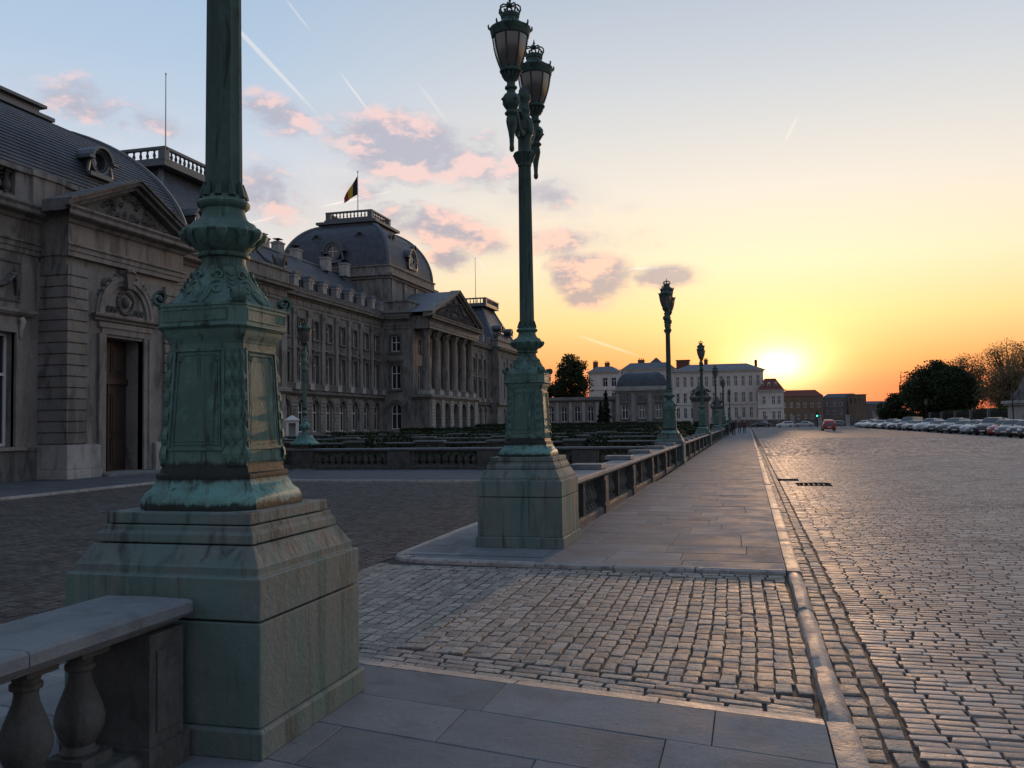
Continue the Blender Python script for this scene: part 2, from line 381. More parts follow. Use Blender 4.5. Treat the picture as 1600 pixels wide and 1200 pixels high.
# ------------------------------------------------------------------ ground levels
Z_ROAD, Z_DRIVE = -.09, -.036
XK0, XK1 = .36, .51           # kerb between pavement and road
XB = -2.30                    # street side of the lamp plinths
def sheet(name, pts, z, mat, kind='structure', parent=None):
    o = MB().add([(x, y, z) for x, y in pts], [tuple(range(len(pts)))]).build(name, mat, parent)
    if parent is None: tag(o, kind=kind)
    return o
def far_setts(name):
    """setts too far off to pick apart: brick pattern as colour and relief"""
    m, t, b = new_mat(name); P = wpos(t)
    br = t.node('ShaderNodeTexBrick'); t.l.new(P, br.inputs['Vector'])
    br.inputs['Scale'].default_value = 1.0; br.inputs['Brick Width'].default_value = .19; br.inputs['Row Height'].default_value = .125; br.inputs['Mortar Size'].default_value = .014
    br.inputs['Color1'].default_value = (.36, .335, .318, 1); br.inputs['Color2'].default_value = (.26, .243, .23, 1); br.inputs['Mortar'].default_value = (.05, .047, .043, 1)
    n = t.noise(P, .35, 5, .6); n2 = t.noise(t.vm('MULTIPLY', P, (.25, 1, 1)), .5, 4)
    c = t.mix(1.0, br.outputs[0], t.ramp(n, [(.3, (.72, .72, .72)), (.7, (1.18, 1.15, 1.1))]), 'MULTIPLY')
    c = t.mix(t.mr(n2, .58, .75, 0, .45), c, (.11, .105, .10, 1))
    t.l.new(c, b.inputs['Base Color']); b.inputs['Roughness'].default_value = .8; b.inputs['Specular IOR Level'].default_value = .2
    bp = t.node('ShaderNodeBump'); bp.inputs['Strength'].default_value = .9; bp.inputs['Distance'].default_value = .03
    t.l.new(t.math('ADD', br.outputs['Fac'], t.math('MULTIPLY', t.noise(P, 6, 3), -.8)), bp.inputs['Height']); bp.invert = True
    t.l.new(bp.outputs[0], b.inputs['Normal']); return m
MT['road_far'] = far_setts('distant_road_setts')

ground = sheet('ground', [(-900, -300), (900, -300), (900, 1600), (-900, 1600)], -.32, MT['joint'])
road = sheet('road', [(XK1, -20), (70, -20), (70, 420), (XK1, 420)], Z_ROAD - .013, MT['joint'])
YR = 88.0     # built setts up to here
sheet('road_far_setts', [(XK1 + .27, YR), (70, YR), (70, 420), (XK1 + .27, 420)], Z_ROAD - .004, MT['road_far'], parent=road)
sheet('road_side_setts', [(28, -20), (70, -20), (70, YR - .02), (28, YR - .02)], Z_ROAD - .004, MT['road_far'], parent=road)

def sett_geo(mb, x0, x1, y0, y1, z, rnd, sk=0.0, inset=.010, crown=.0042, dep=.06):
    """one worn stone: jittered sides, rounded shoulder, raised crown (18 quads or fewer)"""
    j = lambda a: rnd.uniform(-a, a)
    e = .008 if rnd.random() < .85 else .014
    q = [(x0 + j(e), y0 + j(e)), (x1 + j(e), y0 + j(e)), (x1 + j(e), y1 + j(e)), (x0 + j(e), y1 + j(e))]
    cx, cy = (x0 + x1) / 2, (y0 + y1) / 2
    q = [(x, y + sk * (x - cx)) for x, y in q]
    tx, ty = j(.010), j(.013); dz = j(.0012)
    def lv(k, zz):
        out = []
        for (x, y) in q:
            dx, dy = x - cx, y - cy
            sx = max(0, abs(dx) - k) * (1 if dx > 0 else -1); sy = max(0, abs(dy) - k) * (1 if dy > 0 else -1)
            out.append((cx + sx, cy + sy, z + dz + zz + tx * sx + ty * sy))
        return out
    r = [lv(0, -dep), lv(0, -crown - .010), lv(inset * .45, -crown * .35), lv(inset * 1.6, 0)]
    vs = [p for l in r for p in l]; fs = []
    for i in range(3):
        for k in range(4):
            l = (k + 1) % 4; fs.append((i * 4 + k, i * 4 + l, i * 4 + 4 + l, i * 4 + 4 + k))
    fs.append((12, 13, 14, 15)); mb.add(vs, fs)
CF = Vector(fw)
def px_area(x, y, a):
    d = Vector((x, y, -CAMZ)); dist = d.length
    if d.normalized().dot(fw) < .80: return 0
    v = d.dot(rt2) / d.dot(fw); w = d.dot(up2) / d.dot(fw)
    if abs(v) > .575 or abs(w) > .43: return 0
    return a * CAMZ / dist ** 3
def lay(owner, specs, mat, name, stuff_name, nmax=300, seed=1, **kw):
    """the nmax stones that show largest become objects of their own, the rest one mesh"""
    rnd = random.Random(seed)
    key = sorted(range(len(specs)), key=lambda i: -px_area((specs[i][0] + specs[i][1]) / 2, (specs[i][2] + specs[i][3]) / 2, (specs[i][1] - specs[i][0]) * (specs[i][3] - specs[i][2])))
    own = set(key[:nmax]); rest = MB()
    for i, (x0, x1, y0, y1, z, *sk) in enumerate(specs):
        if i in own:
            cx, cy = (x0 + x1) / 2, (y0 + y1) / 2
            m = MB(); sett_geo(m, x0 - cx, x1 - cx, y0 - cy, y1 - cy, 0, rnd, sk[0] if sk else 0.0, **kw)
            inst(name, m.mesh(name, mat, 24, fix=False), owner, (cx, cy, z))
        else: sett_geo(rest, x0, x1, y0, y1, z, rnd, sk[0] if sk else 0.0, **kw)
    if rest.v: tag(rest.build(stuff_name, mat, owner, 24, fix=False), kind='stuff')

# road: rows of setts laid across the carriageway
rnd = random.Random(3); specs = []
y = 1.5
while y < 44:
    d = rnd.uniform(.088, .104); x = XK1 + .272 + rnd.uniform(0, .02)
    sag = rnd.uniform(-.0012, .0012)
    lim = min(15.1, .30 * y + 2.2)
    first = True
    while x < lim:
        w = rnd.uniform(.155, .225)
        specs.append((x + .006, x + w - .006, y + .009, y + d - .008, Z_ROAD + .003 * math.sin(x * 1.3 + y * .35) * math.sin(y * .8) + sag + rnd.uniform(-.0018, .0018)))
        x += w
    y += d
lay(road, specs, MT['sett_road'], 'sett', 'setts_beyond', 300, 5)
mb = MB()          # farther off: coarser stones, still proud of their bed
while y < YR:
    d = rnd.uniform(.15, .19); x = XK1 + .275
    lim = min(27.8, .29 * y + 1.0)
    while x < lim:
        w = rnd.uniform(.22, .36); z = Z_ROAD + rnd.uniform(-.003, .003); i = .03; tz = rnd.uniform(-.003, .003)
        a, b, c, e = x + .006, x + w - .006, y + .012, y + d - .01
        mb.add([(a, c, z - .05), (b, c, z - .05), (b, e, z - .05), (a, e, z - .05), (a + i, c + i, z - tz), (b - i, c + i, z - tz), (b - i, e - i, z + tz), (a + i, e - i, z + tz)], [(4, 5, 6, 7), (0, 1, 5, 4), (1, 2, 6, 5), (2, 3, 7, 6), (3, 0, 4, 7)])
        x += w
    y += d
tag(mb.build('setts_distance', MT['sett_road'], road, 180, fix=False), kind='stuff')
# fill the wedge beyond the built setts on the right so no bare bed shows
sheet('road_wedge_setts', [(2.9, 1.5), (27.9, 1.5), (27.9, YR - .1), (26, YR - .1)], Z_ROAD - .009, MT['road_far'], parent=road)
# gutter: two rows along the kerb
gut = tag(sheet('gutter', [(XK1, -20), (XK1 + .27, -20), (XK1 + .27, 200), (XK1, 200)], Z_ROAD - .017, MT['joint']))
specs = []; rnd = random.Random(9)
for k in range(2):
    y = .5
    while y < 60:
        l = rnd.uniform(.15, .24); x0 = XK1 + .006 + k * .132
        specs.append((x0 + rnd.uniform(0, .012), x0 + .124 + rnd.uniform(-.008, .004), y + .008, y + l - .008, Z_ROAD - .004 + .004 * k + rnd.uniform(-.004, .003))); y += l
lay(gut, specs, MT['sett'], 'gutter_stone', 'gutter_stones_beyond', 260, 6, inset=.014, crown=.007)
# kerb stones: rounded, along the drive and along the pavements
kerb = tag(empty('kerb')); kerb['kind'] = 'structure'
def kerb_stone(y0, y1, round_=True, top=0.0):
    m = MB(); w = XK1 - XK0; jz = rnd.uniform(-.008, .008)
    prof = [(0, -.3), (0, top - .045), (.02, top - .012), (.06, top), (w * .62, top - .002), (w * .86, top - .02), (w, top - .065), (w + .012, -.3)] if round_ else [(0, -.3), (0, top - .002), (.004, top), (w - .03, top), (w - .008, top - .008), (w, top - .028), (w, -.3)]
    n = 7; rs = []
    for i in range(n + 1):
        yy = y0 + .007 + (y1 - y0 - .014) * i / n; e = (.018 if round_ else .003) if i in (0, n) else 0
        rs.append([(XK0 + x + (rnd.uniform(-.004, .004) if round_ else 0), yy, z + jz - (e if z > -.2 else 0) + (rnd.uniform(-.006, .004) if round_ and z > -.2 else 0)) for x, z in prof])
    m.rings(rs); m.build('kerb_stone', MT['kerb'], kerb, 40)
for a, b in [(5.05, 6.2), (6.2, 8.1), (8.1, 9.95)]: kerb_stone(a, b, True, .0)
for a in range(6): kerb_stone(5.05 - 1.05 * (a + 1), 5.05 - 1.05 * a, False, .0)
yy = 9.95
while yy < 62:
    l = rnd.uniform(.9, 1.3); kerb_stone(yy, yy + l, False, .002); yy += l
MB().box(XK0, XK1, 62, 200, -.3, .0).build('kerb_run', MT['kerb'], kerb)

# pavements of bluestone slabs
def slab_geo(x0, x1, y0, y1, dz=0, tilt=0, skew0=0, skew1=0):
    g = .0025; c = .004; m = MB(); cx, cy = (x0 + x1) / 2, (y0 + y1) / 2
    def ring(i, z):
        return [(x0 + g + i - cx, y0 + g + i + skew0 * 1 - cy, z), (x1 - g - i - cx, y0 + g + i + skew1 - cy, z), (x1 - g - i - cx, y1 - g - i + skew1 - cy, z), (x0 + g + i - cx, y1 - g - i + skew0 - cy, z)]
    m.rings([ring(0, -.09), ring(0, -c), ring(c, 0)], True, True); return m, (cx, cy, dz)
def pavement(name, x0, x1, y0, y1, course, lo, hi, seed, skew=None, mat='slab'):
    bed = sheet(name, [(x0, y0), (x1, y0), (x1, y1), (x0, y1)], -.02, MT['joint']) if not skew else sheet(name, [(x0, y0), (x1, y0), (x1, y1 + skew * (x1 - XK0) - .02), (x0, y1 + skew * (x0 - XK0) - .02)], -.02, MT['joint'])
    r = random.Random(seed); y = y1; k = 0
    while y > y0 + .05:
        c = min(course * r.uniform(.93, 1.07), y - y0); x = x0
        off = r.uniform(.3, 1.0) * (hi if k % 2 else lo)
        first = True
        while x < x1 - .02:
            w = off if first else r.uniform(lo, hi); first = False
            if x1 - (x + w) < .35: w = x1 - x
            s0 = skew * (x - XK0) if skew else 0; s1 = skew * (x + w - XK0) if skew else 0
            m, loc = slab_geo(x, x + w, y - c, y, 0, 0, s0, s1)
            o = inst('paving_slab', m.mesh('paving_slab', MT[mat]), bed, (loc[0], loc[1], r.uniform(-.002, .002)))
            o.rotation_euler = (r.uniform(-.0015, .0015), r.uniform(-.0015, .0015), 0)
            x += w
        y -= c; k += 1
    return bed
pavement('pavement_near', -4.6, XK0 - .005, .4, 4.98, .56, .95, 1.35, 11, skew=-.205)
# sloped lip of the near pavement, towards the drive
lip = MB()
for i in range(6):
    xa = XK0 - .01 - i * .9; xb = xa - .885
    ya = 5.0 - .205 * (xa - XK0); yb = 5.0 - .205 * (xb - XK0)
    lip.add([(xa, ya - .012, -.002), (xb, yb - .012, -.002), (xb, yb + .15, -.024), (xa, ya + .15, -.024), (xa, ya - .012, -.2), (xb, yb - .012, -.2), (xb, yb + .15, -.2), (xa, ya + .15, -.2)],
            [(0, 1, 2, 3), (4, 7, 6, 5), (0, 3, 7, 4), (1, 5, 6, 2), (2, 6, 7, 3), (0, 4, 5, 1)])
tag(lip.build('pavement_lip', MT['kerb']), kind='structure')
pavement('pavement_far', -2.42, XK0 - .005, 10.05, 58, .62, .8, 1.15, 13)
sheet('pavement_distance', [(-2.42, 58), (XK0, 58), (XK0, 230), (-2.42, 230)], -.002, MT['slab'])
# pavement round the foot of the second lamp, with its own kerb and rounded corner
pavement('pavement_corner', -4.25, -2.43, 10.45, 24.2, .62, .8, 1.1, 17)
pk = tag(empty('corner_kerb')); pk['kind'] = 'structure'
def edge_run(pts, owner, w=.16, top=.0, nm='kerb_stone', mat='kerb', gap=.005):
    """kerb stones between successive points, outer edge on the line, body to its left"""
    for (a, b) in zip(pts, pts[1:]):
        a = Vector(a); b = Vector(b); d = (b - a).normalized(); n = Vector((-d.y, d.x)); a = a + d * gap; b = b - d * gap
        m = MB(); rs = []
        for p in (a, b):
            rs.append([(*(p + n * u), z) for u, z in [(0, -.3), (0, top - .035), (.012, top - .01), (.035, top), (w, top), (w, -.3)]])
        m.rings(rs); m.build(nm, MT[mat], owner, 35)
arc = [(-4.42 + .42 * (1 - math.sin(t)) , 10.32 - .0 + .42 * (1 - math.cos(t))) for t in [0]]
cpts = [(XK0 - .01, 9.86), (-.6, 9.88), (-1.5, 9.90), (-2.4, 9.93), (-3.1, 9.97), (-3.8, 10.02)]
cpts += [(-3.8 - .55 * math.sin(t), 10.57 - .55 * math.cos(t)) for t in (R(30), R(60), R(90))]
cpts += [(-4.37, 11.6), (-4.4, 12.8), (-4.4, 14), (-4.4, 16), (-4.4, 18), (-4.4, 20), (-4.4, 22), (-4.42, 23.6)]
edge_run([Vector(p) for p in cpts][::-1], pk)
for q in kids(pk): pass
# infill between kerb and slabs
m = MB(); m.add([(x, y, -.012) for x, y in [(XK0 - .02, 10.03), (XK0 - .02, 10.07), (-2.4, 10.5), (-4.2, 10.6), (-4.2, 10.35), (-3.8, 10.17), (-2.4, 10.08)]], [tuple(range(7))])
tag(m.build('pavement_infill', MT['slab']), kind='structure')

# drive and forecourt of square setts, columns running along the street direction
fore = sheet('forecourt', [(-24, -6), (XK0, -6), (XK0, 26), (-24, 26)], Z_DRIVE - .011, MT['joint'])
specs = []; specs_d = []; rnd = random.Random(21)
x = XK0 - .02
def drive_span(x):
    lo_ = 5.57 - .205 * (x - XK0) if x > -4.62 else -1.0
    hi_ = 9.57 if x > -3.6 else (9.57 + (-3.6 - x) * .55 if x > -4.36 else 23.9)
    return lo_, hi_
while x > -17.2:
    w = rnd.uniform(.105, .124); y = -1.0 + rnd.uniform(0, .2); wob = rnd.uniform(0, 6)
    while y < 23.9:
        l = rnd.uniform(.14, .20)
        xs = x - w / 2 + .02 * math.sin(y * 1.1 + wob * .1)
        lo_, hi_ = drive_span(xs); ya, yb = max(y, lo_), min(y + l, hi_)
        if yb - ya > .07:
            z = Z_DRIVE + .002 * math.sin(x * 1.1 + .5) * math.sin(y * .9) + rnd.uniform(-.002, .002)
            (specs if x > -4.2 and 4.9 < y < 10.6 else specs_d).append((xs - w / 2 + .005, xs + w / 2 - .005, ya + .005, yb - .005, z))
        y += l
    x -= w
# border rows along both edges of the drive
for k in range(4):
    x = XK0 - .03
    while x > -4.55:
        l = rnd.uniform(.16, .28); yy = 5.165 - .205 * (x - l / 2 - XK0) + k * .10
        if k < 4: specs.append((x - l + .007, x - .007, yy + .006, yy + .094, Z_DRIVE + rnd.uniform(-.003, .002), -.205))
        x -= l
for k in range(2):
    x = XK0 - .03
    while x > -3.9:
        l = rnd.uniform(.13, .22); yy = 9.58 + k * .135
        specs.append((x - l + .007, x - .007, yy + .006, yy + .125, Z_DRIVE + rnd.uniform(-.003, .002))); x -= l
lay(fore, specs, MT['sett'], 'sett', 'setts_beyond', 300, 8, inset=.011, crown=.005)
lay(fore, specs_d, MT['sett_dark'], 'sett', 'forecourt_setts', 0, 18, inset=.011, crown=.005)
# forecourt pavements: along the garden balustrade and along the palace
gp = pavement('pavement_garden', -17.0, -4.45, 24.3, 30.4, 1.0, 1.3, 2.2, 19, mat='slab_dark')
gk = tag(empty('garden_kerb')); gk['kind'] = 'structure'
edge_run([Vector(p) for p in [(-17, 24.1), (-14.5, 24.0), (-12, 23.95), (-9.5, 23.95), (-7, 24.05), (-4.4, 24.15)]], gk, .2, .03)
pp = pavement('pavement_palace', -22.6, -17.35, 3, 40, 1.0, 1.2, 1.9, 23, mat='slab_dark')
wk = tag(empty('palace_kerb')); wk['kind'] = 'structure'
edge_run([Vector((-17.15, 41 - 2 * i)) for i in range(20)][::-1], wk, .22, .02)
sheet('garden_lawn', [(-62, 31), (-3.4, 31), (-3.4, 226), (-62, 226)], -.25, MT['grass'])

# round manhole / gully covers on the road
def gully(x, y, w, d):
    o = empty('drain_cover', (x, y, Z_ROAD + .006), 0, 'flat iron drain cover in the cobbled road beside the kerb' if w < .7 else 'rectangular iron drain cover with slots set among the road cobbles', 'drain cover')
    m = MB(); f = .05
    m.box(-w / 2, w / 2, -d / 2, -d / 2 + f, -.06, .006); m.box(-w / 2, w / 2, d / 2 - f, d / 2, -.06, .006); m.box(-w / 2, -w / 2 + f, -d / 2 + f, d / 2 - f, -.06, .006); m.box(w / 2 - f, w / 2, -d / 2 + f, d / 2 - f, -.06, .006)
    m.build('rim', MT['iron_matt'], o)
    m = MB()
    for k in range(6):
        xx = -w / 2 + f + (w - 2 * f) * (k + .15) / 6; m.box(xx, xx + (w - 2 * f) / 6 * .7, -d / 2 + f, d / 2 - f, -.05, 0)
    m.build('grate', MT['iron_matt'], o)
gully(1.62, 24.6, .85, 1.0); gully(1.05, 26.4, .55, .6)

# ------------------------------------------------------------------ street lamps
def spiral_strap(mb, cx, cz, r0, turns, width, thick, dirv, start=0.0, tail=None, n=26, flip=1):
    """flat bar rolled into a scroll in the vertical plane holding dirv"""
    d = Vector(dirv).normalized(); s = Vector((-d.y, d.x, 0)) * (width / 2); pts = []
    if tail: pts += tail
    for i in range(n + 1):
        t = i / n; a = start + flip * t * turns * 2 * math.pi; r = r0 * (1 - .82 * t)
        pts.append((cx + r * math.cos(a), cz + r * math.sin(a)))
    rs = []
    for i, (u, z) in enumerate(pts):
        u0, z0 = pts[max(0, i - 1)]; u1, z1 = pts[min(len(pts) - 1, i + 1)]
        tx, tz = u1 - u0, z1 - z0; l = math.hypot(tx, tz) or 1; nx, nz = -tz / l * thick / 2, tx / l * thick / 2
        a = d * (u + nx); b = d * (u - nx)
        rs.append([(a.x + s.x, a.y + s.y, z + nz), (a.x - s.x, a.y - s.y, z + nz), (b.x - s.x, b.y - s.y, z - nz), (b.x + s.x, b.y + s.y, z - nz)])
    mb.rings(rs)

def lamp_meshes():
    L = {}
    B = MT['bronze']
    m = MB(); m.sq([(.592, 0), (.592, .125), (.58, .14)]); L['base_course'] = m.mesh('base_course', MT['plinth'])
    m = MB(); m.sq([(.567, .142), (.567, .645)]); L['plinth_block'] = m.mesh('plinth_block', MT['plinth'])
    m = MB(); m.sq([(.567, .655), (.567, .855), (.562, .862), (.536, .865), (.536, .905), (.528, .915), (.475, 1.005)]); L['plinth_shoulder'] = m.mesh('plinth_shoulder', MT['plinth'])
    m = MB(); m.sq([(.468, 1.012), (.464, 1.055), (.447, 1.075), (.444, 1.10)]); m.sq([(.43, 1.105), (.427, 1.165)]); L['plinth_cap'] = m.mesh('plinth_cap', MT['plinth'])
    m = MB(); m.sq([(.352, 1.16), (.358, 1.175), (.354, 1.215), (.342, 1.245), (.314, 1.268), (.301, 1.30), (.290, 1.325), (.294, 1.335), (.292, 1.352), (.276, 1.36), (.265, 1.40)], .30); L['foot'] = m.mesh('foot', B, 40)
    m = MB(); m.sq([(.266, 1.395), (.263, 1.43), (.230, 2.06), (.236, 2.085)], .26)
    L['pedestal'] = m.mesh('pedestal', B, 30)
    # raised mouldings of one side panel (facing +X), and the plate inside them
    hw = lambda z: .2645 - .0345 * (z - 1.40) / .66
    def P(u, o, z): return (hw(z) + o, u, z)
    def bar(m, u0, z0, u1, z1, w, o):
        dx, dz = u1 - u0, z1 - z0; l = math.hypot(dx, dz); nx, nz = -dz / l * w / 2, dx / l * w / 2
        a = [(u0 + nx, z0 + nz), (u1 + nx, z1 + nz), (u1 - nx, z1 - nz), (u0 - nx, z0 - nz)]
        m.add([P(u, -.004, z) for u, z in a] + [P(u * .992, o, z) for u, z in a], [(0, 1, 2, 3), (7, 6, 5, 4), (0, 4, 5, 1), (1, 5, 6, 2), (2, 6, 7, 3), (3, 7, 4, 0)])
    m = MB()
    for (k, w, o) in ((.0, .016, .010), (.026, .008, .006)):
        ub, ut, zb, zt = .172 - k, .150 - k, 1.49 + k, 2.03 - k
        for a in [(-ub, zb, ub, zb), (-ut, zt, ut, zt), (-ub, zb, -ut, zt), (ub, zb, ut, zt)]: bar(m, *a, w, o)
    L['panel_frame'] = m.mesh('panel_frame', B)
    m = MB(); c = .108
    m.add([P(u, o, z) for o in (-.002, .005) for u, z in [(-.134, 1.53), (.134, 1.53), (.115, 1.95), (.085, 1.99), (-.085, 1.99), (-.115, 1.95)]],
          [(5, 4, 3, 2, 1, 0), (6, 7, 8, 9, 10, 11)] + [(k, (k + 1) % 6, 6 + (k + 1) % 6, 6 + k) for k in range(6)])
    for s in (-1, 1):   # small rosettes in the upper corners
        for k in range(6):
            a = k * math.pi / 3; m.lathe([(.001, .0), (.011, .004), (.001, .012)], 6)
            for i in range(len(m.v) - 18, len(m.v)):
                x, y, z = m.v[i]; uu = s * .112 + .012 * math.cos(a) + x; zz = 1.985 + .012 * math.sin(a) + y; m.v[i] = P(uu, z, zz)
    L['panel'] = m.mesh('panel', B, 40)
    # leaf garland on a chamfered corner (along +X+Y diagonal)
    m = MB()
    dg = Vector((1, 1, 0)).normalized(); sd = Vector((-1, 1, 0)).normalized()
    for k in range(6):
        z1 = 2.035 - k * .105; z0 = z1 - .115; sc = .8 + .09 * k
        for (off, tlt, r) in ((0, 0, .026), (-.03, -.03, .02), (.03, .03, .02)):
            pts = []; rr = []
            for i in range(6):
                t = i / 5; z = z1 + (z0 - z1) * t
                rad = (hw(z) * (2 - .26) / math.sqrt(2)) + .002 + .010 * math.sin(math.pi * min(1, t * 1.15))
                pts.append(dg * rad + sd * ((off + tlt * t * (1 - t) * 2) * sc) + Vector((0, 0, z))); rr.append(max(.002, r * sc * [.35, .8, 1, .85, .5, .08][i]))
            for i in range(5):
                w0, w1 = rr[i], rr[i + 1]; q0, q1 = pts[i], pts[i + 1]
                m.add([q0 - sd * w0 - dg * .010, q0 + dg * .006, q0 + sd * w0 - dg * .010, q1 - sd * w1 - dg * .010, q1 + dg * .006, q1 + sd * w1 - dg * .010], [(0, 1, 4, 3), (1, 2, 5, 4)])
    L['leaf_garland'] = m.mesh('leaf_garland', B, 60, fix=False)
    m = MB(); m.sq([(.234, 2.07), (.240, 2.09), (.256, 2.115), (.261, 2.14), (.273, 2.152), (.281, 2.156), (.281, 2.165), (.276, 2.172), (.276, 2.262), (.281, 2.268), (.278, 2.285), (.20, 2.29)], .24); L['cornice'] = m.mesh('cornice', B, 30)
    # framed strip along each side of the cornice block
    m = MB()
    for (u0, u1) in ((-.20, .20),):
        for (a, b, z0, z1) in ((u0, u1, 2.184, 2.190), (u0, u1, 2.245, 2.251), (u0, u0 + .006, 2.190, 2.245), (u1 - .006, u1, 2.190, 2.245)): m.box(.272, .280, a, b, z0, z1)
    L['cornice_frame'] = m.mesh('cornice_frame', B)
    # acanthus bell
    m = MB(); rs = []; n = 128; rows = 34
    for j in range(rows + 1):
        t = j / rows; z = 2.275 + .245 * t
        r = .128 + .135 * (1 - t) ** 1.7 + .012 * math.sin(t * math.pi)
        ring = []
        for k in range(n):
            a = 2 * math.pi * k / n
            p = abs(math.sin(2 * a))                               # 0 on the face axes, 1 on the corners
            lobe = .5 + .5 * math.cos(8 * a); vein = math.cos(40 * a + 9 * math.sin(5 * t)) * .5 + .5
            curl = max(0, math.sin(4 * a * 2 + 7 * t)) ** 2
            rel = (.018 * lobe * math.sin(math.pi * t) ** .7 + .007 * vein * (1 - t) + .014 * curl * math.sin(math.pi * t)) * (1 - .5 * p)
            rr = r * (1 + .16 * p ** 3 * (1 - t)) + rel
            ring.append((rr * math.cos(a), rr * math.sin(a), z))
        rs.append(ring)
    m.rings(rs)
    for k in range(8):   # curled leaf scrolls standing off the bell
        a0 = math.pi / 8 + k * math.pi / 4; sgn = 1 if k % 2 else -1
        for (zc, R0) in ((2.375, .052), (2.45, .030)):
            pts = []; rr = []
            for i in range(18):
                t = i / 17; q = t * 2.6 * math.pi; rad = R0 * (1 - .8 * t)
                z = zc + rad * math.sin(q); tt = (z - 2.275) / .245
                rb = .128 + .135 * max(0, 1 - tt) ** 1.7 + .022
                aa = a0 + sgn * rad * math.cos(q) / rb; pts.append((rb * math.cos(aa), rb * math.sin(aa), z)); rr.append(.013 * (1 - .55 * t))
            m.tube(pts, rr, 6)
    for k in range(4):   # broad leaf up the middle of each side
        a = k * math.pi / 2
        for s in range(-3, 4):
            pts = []; rr = []
            for i in range(8):
                t = i / 7; z = 2.285 + .19 * t * (1 - abs(s) * .13); tt = (z - 2.275) / .245
                rb = .128 + .135 * (1 - tt) ** 1.7 + .014 + .012 * math.sin(math.pi * t)
                aa = a + s * .10 * (.25 + 1.2 * t * (1.3 - t)); pts.append((rb * math.cos(aa), rb * math.sin(aa), z)); rr.append(.012 * (1 - .5 * t))
            m.tube(pts, rr, 5)
    L['acanthus_bell'] = m.mesh('acanthus_bell', B, 60)
    m = MB(); q = .190 * math.sqrt(2) * 1.16
    d = Vector((1, 1, 0))
    spiral_strap(m, q + .030, 2.325, .042, 1.35, .075, .014, d, start=-math.pi * .5, flip=1, tail=[(.15, 2.50), (.165, 2.45), (.19, 2.40), (.225, 2.345), (.27, 2.296), (q, 2.284)])
    sp = Vector((1, 1, 0)).normalized()
    for k in range(4):
        zz = 2.46 - k * .03; u = .165 + k * .017; c = sp * (u + .016)
        s = Vector((-sp.y, sp.x, 0)); m.tube([c + s * .03 + Vector((0, 0, zz + .012)), c + Vector((0, 0, zz - .01)), c - s * .03 + Vector((0, 0, zz + .012))], .006, 5)
    L['corner_scroll'] = m.mesh('corner_scroll', B, 50)
    m = MB(); m.lathe([(.13, 2.50), (.126, 2.52), (.121, 2.545), (.122, 2.565), (.142, 2.572), (.146, 2.585), (.138, 2.595), (.128, 2.60), (.150, 2.62), (.176, 2.65), (.192, 2.685), (.196, 2.70), (.205, 2.705), (.208, 2.715), (.197, 2.73), (.193, 2.745), (.180, 2.755), (.176, 2.765), (.150, 2.775), (.128, 2.80), (.119, 2.83), (.117, 2.85), (.128, 2.855), (.145, 2.87), (.147, 2.885), (.135, 2.90), (.122, 2.905), (.114, 2.925)], 40)
    for k in range(12):
        a = k * math.pi / 6; c, s = math.cos(a), math.sin(a)
        m.tube([(.206 * c, .206 * s, 2.712), (.214 * c, .214 * s, 2.70), (.209 * c, .209 * s, 2.682), (.196 * c, .196 * s, 2.665), (.178 * c, .178 * s, 2.635)], [.03, .034, .028, .018, .008], 6)
    L['baluster_bulb'] = m.mesh('baluster_bulb', B, 45)
    m = MB(); n = 40; rs = []
    for (r, z) in [(.114, 2.915), (.106, 2.93), (.103, 2.96), (.0885, 5.16), (.092, 5.18)]:
        rs.append([(r * (1 - (.19 if k % 4 in (1, 2, 3) and 2.94 < z < 5.17 else 0) * (1.0 if k % 4 == 2 else .72)) * math.cos(2 * math.pi * k / n), r * (1 - (.19 if k % 4 in (1, 2, 3) and 2.94 < z < 5.17 else 0) * (1.0 if k % 4 == 2 else .72)) * math.sin(2 * math.pi * k / n), z) for k in range(n)])
    m.rings(rs)
    for k in range(10):   # leaf collar at the foot of the shaft
        a = k * math.pi / 5; c, s = math.cos(a), math.sin(a)
        m.tube([(.115 * c, .115 * s, 2.915), (.110 * c, .110 * s, 2.95), (.107 * c, .107 * s, 2.985), (.106 * c, .106 * s, 3.01)], [.026, .022, .013, .003], 5)
    L['shaft'] = m.mesh('shaft', MT['bronze_dark'], 40)
    m = MB(); m.lathe([(.09, 5.15), (.098, 5.17), (.094, 5.19), (.104, 5.22), (.120, 5.27), (.145, 5.31), (.150, 5.33), (.140, 5.345), (.098, 5.36), (.088, 5.38), (.086, 5.54), (.10, 5.56), (.104, 5.58), (.124, 5.60), (.135, 5.66), (.135, 5.74), (.118, 5.80), (.085, 5.85), (.076, 5.90), (.09, 5.92), (.09, 5.95), (.074, 5.97), (.07, 6.05), (.10, 6.09), (.098, 6.15), (.07, 6.19), (.066, 6.23), (.03, 6.26), (.012, 6.31)], 24)
    for k in range(8):
        a = k * math.pi / 4; c, s = math.cos(a), math.sin(a); m.tube([(.10 * c, .10 * s, 5.20), (.125 * c, .125 * s, 5.27), (.155 * c, .155 * s, 5.33), (.158 * c, .158 * s, 5.31)], [.012, .018, .014, .004], 5)
    L['capital'] = m.mesh('capital', MT['bronze_dark'], 45)
    # arm reaching to +Y, its outer socket and hanging pendant
    m = MB(); A = .68
    m.tube([(0, .08, 5.60), (0, .22, 5.56), (0, .36, 5.60), (0, .48, 5.72), (0, .58, 5.82), (0, A, 5.86)], [.055, .05, .045, .042, .046, .05], 8)
    m.tube([(0, .09, 5.78), (0, .20, 5.86), (0, .32, 5.84), (0, .42, 5.76), (0, .40, 5.70), (0, .35, 5.72)], [.03, .028, .026, .022, .018, .012], 7)
